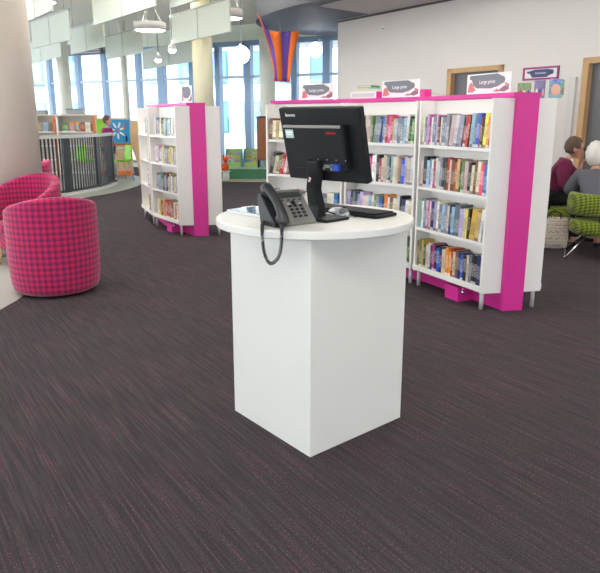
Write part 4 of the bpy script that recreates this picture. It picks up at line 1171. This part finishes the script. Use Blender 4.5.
def merge(a, b):
    me = bpy.data.meshes.new('t'); b.bm.to_mesh(me); a.bm.from_mesh(me); b.bm.free(); return a
def head(c, yaw, pitch, s=1.0):
    """head with brow, nose, lips, chin and ears; faces -Y"""
    mb = MB().ball((0, 0, 0), (.152, .192, .225), 32)
    for v in mb.bm.verts:
        x, y, z = v.co
        if z < -.02: 
            k = (-.02-z)/.09; v.co.x *= 1-.32*k; v.co.y = y*(1-.28*k)-.018*k
        if y < -.05 and abs(z) < .06: v.co.y = y*.96
    mb.ball((0, -.094, -.018), (.026, .036, .05), 12).ball((0, -.100, -.032), (.032, .026, .022), 12)
    mb.ball((0, -.080, -.066), (.046, .022, .012), 12).ball((0, -.079, -.076), (.040, .022, .012), 12)
    mb.ball((0, -.070, -.098), (.05, .04, .036), 12)
    mb.ball((-.03, -.082, .022), (.05, .022, .016), 10).ball((.03, -.082, .022), (.05, .022, .016), 10)
    for sx in (-1, 1): mb.ball((sx*.078, .006, -.01), (.018, .036, .062), 12)
    m = Matrix.Translation(c) @ Matrix.Rotation(yaw, 4, 'Z') @ Matrix.Rotation(pitch, 4, 'X') @ Matrix.Scale(s, 4)
    return mb.xf(m), m
def hand(wr, dirv, up, s=1.0, mirror=1):
    """palm plus five curled fingers"""
    d = Vector(dirv).normalized(); u = Vector(up); u = (u-u.dot(d)*d).normalized(); l = d.cross(u)*mirror
    W_ = Vector(wr); P = lambda a, b, c_: tuple(W_+(d*a+l*b+u*c_)*s)
    nodes = {'w': (P(0, 0, 0), .021*s), 'p': (P(.045, 0, 0), (.030*s, .016*s)), 'q': (P(.08, 0, 0), (.030*s, .014*s))}
    mb = skin(nodes, [('w', 'p'), ('p', 'q')], 2)
    for b, ln, rr in ((-.03, .062, .0085), (-.010, .074, .009), (.011, .070, .009), (.030, .054, .0078)):
        nd = {'a': (P(.07, b, 0), rr*s), 'b': (P(.085+ln*.4, b*1.1, -.008), rr*s), 'c': (P(.085+ln*.75, b*1.1, -.026), rr*.92*s), 'd': (P(.085+ln*.85, b*1.1, -.046), rr*.8*s)}
        merge(mb, skin(nd, [('a', 'b'), ('b', 'c'), ('c', 'd')], 1))
    nd = {'a': (P(.025, -.022, -.004), .012*s), 'b': (P(.055, -.048, -.014), .011*s), 'c': (P(.085, -.052, -.026), .009*s)}
    return merge(mb, skin(nd, [('a', 'b'), ('b', 'c')], 1))
def person(label, loc, rz, J, cfg):
    """J: joints in local metres, the body looks along -Y"""
    t = thing('person', label, 'person', loc, rz)
    def nd(*ks): return {k: J[k] for k in ks}
    body = nd('pelvis', 'belly', 'chest', 'neck0', 'neck1', 'hipL', 'kneeL', 'ankL', 'toeL', 'hipR', 'kneeR', 'ankR', 'toeR', 'shL', 'elL', 'wrL', 'shR', 'elR', 'wrR')
    E = [('pelvis', 'belly'), ('belly', 'chest'), ('chest', 'neck0'), ('neck0', 'neck1'), ('pelvis', 'hipL'), ('hipL', 'kneeL'), ('kneeL', 'ankL'), ('ankL', 'toeL'),
         ('pelvis', 'hipR'), ('hipR', 'kneeR'), ('kneeR', 'ankR'), ('ankR', 'toeR'), ('chest', 'shL'), ('shL', 'elL'), ('elL', 'wrL'), ('chest', 'shR'), ('shR', 'elR'), ('elR', 'wrR')]
    for q_ in (1, .97, 1.03, .94, 1.06, .91, .88):      # nudge the limb thickness until the surface closes cleanly
        bd_ = {k: (v[0], tuple(x*q_ for x in v[1]) if isinstance(v[1], tuple) else v[1]*q_) for k, v in body.items()}
        mb = skin(bd_, E, 2)
        hb, hm = head(J['head'], cfg.get('yaw', 0), cfg.get('pitch', 0), cfg.get('hs', 1))
        merge(mb, hb)
        for sd, mr in (('L', 1), ('R', -1)):
            dv = Vector(J['wr'+sd][0])-Vector(J['el'+sd][0])
            merge(mb, hand(J['wr'+sd][0], cfg.get('hd'+sd, dv), cfg.get('hu'+sd, (0, 0, 1)), .95*cfg.get('hs', 1), mr))
        b = obj('body', mb, SKIN, t)
        rm = b.modifiers.new('Remesh', 'REMESH'); rm.mode = 'VOXEL'; rm.voxel_size = .006; rm.use_smooth_shade = True
        dg = bpy.context.evaluated_depsgraph_get(); dg.update()
        me = bpy.data.meshes.new_from_object(b.evaluated_get(dg)); b.modifiers.clear()
        bm = bmesh.new(); bm.from_mesh(me); bm.verts.ensure_lookup_table()
        seen = set(); parts = []
        for v in bm.verts:                 # keep the one connected figure, drop stray specks
            if v.index in seen: continue
            st = [v]; seen.add(v.index); grp = []
            while st:
                q = st.pop(); grp.append(q)
                for e in q.link_edges:
                    w_ = e.other_vert(q)
                    if w_.index not in seen: seen.add(w_.index); st.append(w_)
            parts.append(grp)
        parts.sort(key=len)
        if len(parts[-1]) > 30000 and (len(parts) == 1 or len(parts[-2]) < 200): print('FIG', q_, len(parts)); break
        bm.free(); bpy.data.objects.remove(b)
    for p in parts[:-1]: bmesh.ops.delete(bm, geom=p, context='VERTS')
    bm.to_mesh(me); bm.free()
    for p in me.polygons: p.use_smooth = True
    b.data = me
    g = lambda k, add: (J[k][0], tuple(x+add for x in (J[k][1] if isinstance(J[k][1], tuple) else (J[k][1],)*2)))
    def toward(a, b_, q, add): 
        p_ = Vector(J[a][0]).lerp(Vector(J[b_][0]), q); r_ = J[b_][1] if not isinstance(J[b_][1], tuple) else J[b_][1][0]
        return (tuple(p_), r_+add)
    top = {k: g(k, .026) for k in ('belly', 'pelvis', 'chest', 'shL', 'elL', 'shR', 'elR')}
    top['nk'] = toward('chest', 'neck0', cfg.get('coll', .80), .018); top['cL'] = toward('elL', 'wrL', .9, .018); top['cR'] = toward('elR', 'wrR', .9, .018)
    tp = skin(top, [('belly', 'pelvis'), ('belly', 'chest'), ('chest', 'nk'), ('chest', 'shL'), ('shL', 'elL'), ('elL', 'cL'), ('chest', 'shR'), ('shR', 'elR'), ('elR', 'cR')])
    o = obj(cfg['top'], tp, cfg['topm'], t)
    tr = {k: g(k, .014) for k in ('pelvis', 'hipL', 'kneeL', 'hipR', 'kneeR')}
    tr['aL'] = toward('kneeL', 'ankL', .93, .022); tr['aR'] = toward('kneeR', 'ankR', .93, .022)
    obj('trousers', skin(tr, [('pelvis', 'hipL'), ('hipL', 'kneeL'), ('kneeL', 'aL'), ('pelvis', 'hipR'), ('hipR', 'kneeR'), ('kneeR', 'aR')]), cfg.get('trm', TROUS), t)
    for sd in 'LR':
        a, c_ = Vector(J['ank'+sd][0]), Vector(J['toe'+sd][0]); sh = {'a': (tuple(a+Vector((0, .02, -.01))), .042), 'h': (tuple(a+Vector((0, .025, -.035))), .038), 'm': (tuple(a.lerp(c_, .5)+Vector((0, 0, -.012))), .038), 't': (tuple(c_), (.036, .030))}
        sm = skin(sh, [('a', 'h'), ('h', 'm'), ('m', 't')])
        zmin = cfg.get('floor', .003)
        for v in sm.bm.verts: v.co.z = max(v.co.z, zmin)
        obj('shoe', sm, BLACK, t)
    # hair: a cap round the skull with its own relief
    hr = MB(); rnd = random.Random(3); vol = cfg.get('vol', 1.0)
    hr.ball((0, .018, .022), (.172*vol, .205*vol, .225*vol), 32)
    cut = []
    for v in hr.bm.verts:
        x, y, z = v.co
        if y < -.060 and z < .065: cut.append(v)
        elif y < .0 and z < -.005 and abs(x) < .2 and y < cfg.get('ear', -.01): cut.append(v)
        elif z < cfg.get('nape', -.07): cut.append(v)
        else:
            q = 1+.035*math.sin(x*90+z*40)*math.sin(z*110+y*60)+.02*rnd.random()
            v.co = Vector((x*q, y*q, z*q))
    bmesh.ops.delete(hr.bm, geom=cut, context='VERTS')
    o = obj('hair', hr.xf(hm), cfg['hair'], t); md = o.modifiers.new('Solid', 'SOLIDIFY'); md.thickness = .012; md.offset = -1
    for sx in (-1, 1):
        e_ = obj('eye', MB().ball((sx*.031, -.0845, .003), (.026, .016, .014), 12).xf(hm), mat('eye_white', (232, 228, 222), .3), t)
        obj('iris', MB().ball((sx*.031, -.0915, .003), (.011, .006, .011), 10).xf(hm), mat('eye_dark', (50, 40, 36), .3), e_)
    obj('lips', MB().ball((0, -.0895, -.070), (.042, .010, .014), 12).xf(hm), mat('lip_rose', (176, 104, 100), .5), t)
    if cfg.get('glasses'):
        gl = MB()
        for sx in (-1, 1):
            gl.tube([(sx*.033+.024*math.cos(a), -.102, .002+.019*math.sin(a)) for a in [2*PI*k/16 for k in range(16)]], .0022, 6, closed=True)
            gl.tube([(sx*.057, -.100, .005), (sx*.079, -.02, .008), (sx*.080, .01, .0)], .002, 6)
        gl.tube([(-.010, -.102, .004), (.010, -.102, .004)], .002, 6)
        obj('spectacles', gl.xf(hm), mat('spectacle_frame', (90, 70, 60), .3, .5), t)
    if cfg.get('collar'):
        q = Vector(J['neck0'][0])
        obj('collar', MB().lathe([(.062, -.02), (.070, .0), (.060, .030), (.054, .028), (.058, -.01)], tuple(q), 24), PAPER, t)
    return t
def seated(s=.93, lean=0.0, armL=None, armR=None, hipz=.50):
    """seat joints; lean moves the upper body forward"""
    J = {'pelvis': ((0, .02, hipz), (.135, .105)), 'belly': ((0, .0-lean*.2, hipz+.14), (.125, .10)), 'chest': ((0, -.01-lean*.7, hipz+.34), (.15, .11)),
         'neck0': ((0, -.02-lean, hipz+.475), (.055, .055)), 'neck1': ((0, -.035-lean*1.05, hipz+.55), .050),
         'hipL': ((.085, -.03, hipz-.0), .085), 'kneeL': ((.12, -.44, hipz+.0), .058), 'ankL': ((.12, -.42, .085), .038), 'toeL': ((.13, -.56, .035), (.036, .024)),
         'hipR': ((-.085, -.03, hipz-.0), .085), 'kneeR': ((-.12, -.44, hipz+.0), .058), 'ankR': ((-.12, -.42, .085), .038), 'toeR': ((-.13, -.56, .035), (.036, .024)),
         'shL': ((.165, -.0-lean*.85, hipz+.43), .058), 'elL': (armL[0] if armL else (.23, -.10-lean*.6, hipz+.17), .046), 'wrL': (armL[1] if armL else (.13, -.32-lean*.4, hipz+.12), .030),
         'shR': ((-.165, -.0-lean*.85, hipz+.43), .058), 'elR': (armR[0] if armR else (-.23, -.10-lean*.6, hipz+.17), .046), 'wrR': (armR[1] if armR else (-.13, -.32-lean*.4, hipz+.12), .030)}
    J['head'] = (0, -.055-lean*1.15, hipz+.655)
    f = lambda z: z if z < hipz+.05 else hipz+(z-hipz)*.84
    for k, v in list(J.items()):
        if k == 'head': J[k] = (v[0], v[1]-.01, f(hipz+.545)+.095)
        elif k[:3] not in ('ank', 'toe'): J[k] = ((v[0][0], v[0][1], f(v[0][2])), v[1])
    return J
# person A: profile to the right, chin on far hand
J = seated(lean=.15, hipz=.50, armL=((.20, -.36, .72), (.075, -.27, .985)), armR=((-.235, -.13, .66), (-.12, -.37, .62)))
J['wrL'] = ((.11, -.33, .80), .028)
def drop(J, dz):      # sit a little lower
    for k, v in list(J.items()):
        if k == 'head': J[k] = (v[0], v[1], v[2]+dz)
        elif k[:3] not in ('ank', 'toe'): J[k] = ((v[0][0], v[0][1], v[0][2]+dz), v[1])
drop(J, .012)
person('person in a maroon jumper with short brown hair and glasses, seated in profile', (2.92, 7.86, 0), R(74), J,
       dict(top='jumper', topm=MAROON, hair=HAIRB, glasses=True, collar=True, hdL=(-.1, -.1, 1), huL=(0, 1, .2), pitch=R(8), hs=.98, vol=1.0))
J = seated(lean=.22, hipz=.455, armL=((.25, -.22, .68), (.12, -.42, .66)), armR=((-.25, -.22, .68), (-.12, -.42, .66)))
person('white-haired person in a grey jacket seated with their back to the camera', (3.04, 6.84, 0), R(166), J,
       dict(top='jacket', coll=1.0, topm=JACKET, hair=HAIRW, pitch=R(20), vol=1.22, nape=-.15, ear=-.05))
# standing person by the display board (1.43 m)
s = .84
J = {'pelvis': ((0, 0, .92), (.13, .10)), 'belly': ((0, 0, 1.05), (.115, .09)), 'chest': ((0, 0, 1.27), (.13, .095)), 'neck0': ((0, .0, 1.42), .052), 'neck1': ((0, -.01, 1.49), .048),
     'hipL': ((.085, 0, .86), .08), 'kneeL': ((.09, -.01, .48), .055), 'ankL': ((.09, .02, .09), .038), 'toeL': ((.10, -.13, .035), (.036, .024)),
     'hipR': ((-.085, 0, .86), .08), 'kneeR': ((-.09, -.01, .48), .055), 'ankR': ((-.09, .02, .09), .038), 'toeR': ((-.10, -.13, .035), (.036, .024)),
     'shL': ((.165, 0, 1.37), .055), 'elL': ((.20, .02, 1.10), .042), 'wrL': ((.19, -.08, .87), .028), 'shR': ((-.165, 0, 1.37), .055), 'elR': ((-.20, .02, 1.10), .042), 'wrR': ((-.19, -.08, .87), .028), 'head': (0, -.02, 1.60)}
pr_ = person('person in a purple top standing in profile behind the curved railing', (-4.22, 15.0, 0), R(80), J, dict(top='sweatshirt', topm=mat('purple_knit', (150, 44, 110), .95, var=.08, scale=80), hair=HAIRB, trm=mat('navy_denim', (50, 58, 92), .9), vol=1.05))
pr_.scale = (.84, .84, .84)

# ------------------------------------------------------------------ light, camera
w = bpy.data.worlds.new('sky'); sc.world = w; w.use_nodes = True
nt = w.node_tree; bg = nt.nodes['Background']
tc = nt.nodes.new('ShaderNodeTexCoord'); sp = nt.nodes.new('ShaderNodeSeparateXYZ'); nt.links.new(tc.outputs['Generated'], sp.inputs[0])
rp = nt.nodes.new('ShaderNodeValToRGB'); rp.color_ramp.elements[0].position = .0; rp.color_ramp.elements[0].color = (1, .98, .95, 1)
rp.color_ramp.elements[1].position = .7; rp.color_ramp.elements[1].color = (.80, .89, 1, 1)
nt.links.new(sp.outputs[2], rp.inputs[0]); nt.links.new(rp.outputs[0], bg.inputs[0]); bg.inputs[1].default_value = 5.0
cam = bpy.data.cameras.new('camera'); co = bpy.data.objects.new('camera', cam); COL.objects.link(co)
cam.sensor_width = 36; cam.lens = 667/600*36; cam.clip_end = 200
co.location = (0, 0, 1.4); co.rotation_euler = (PI/2-math.atan(168.5/667), 0, 0)
sc.camera = co
sc.view_settings.view_transform = 'Standard'; sc.view_settings.look = 'None'
sc.view_settings.gamma = 1; sc.view_settings.use_curve_mapping = False
sc.view_settings.exposure = 0.42
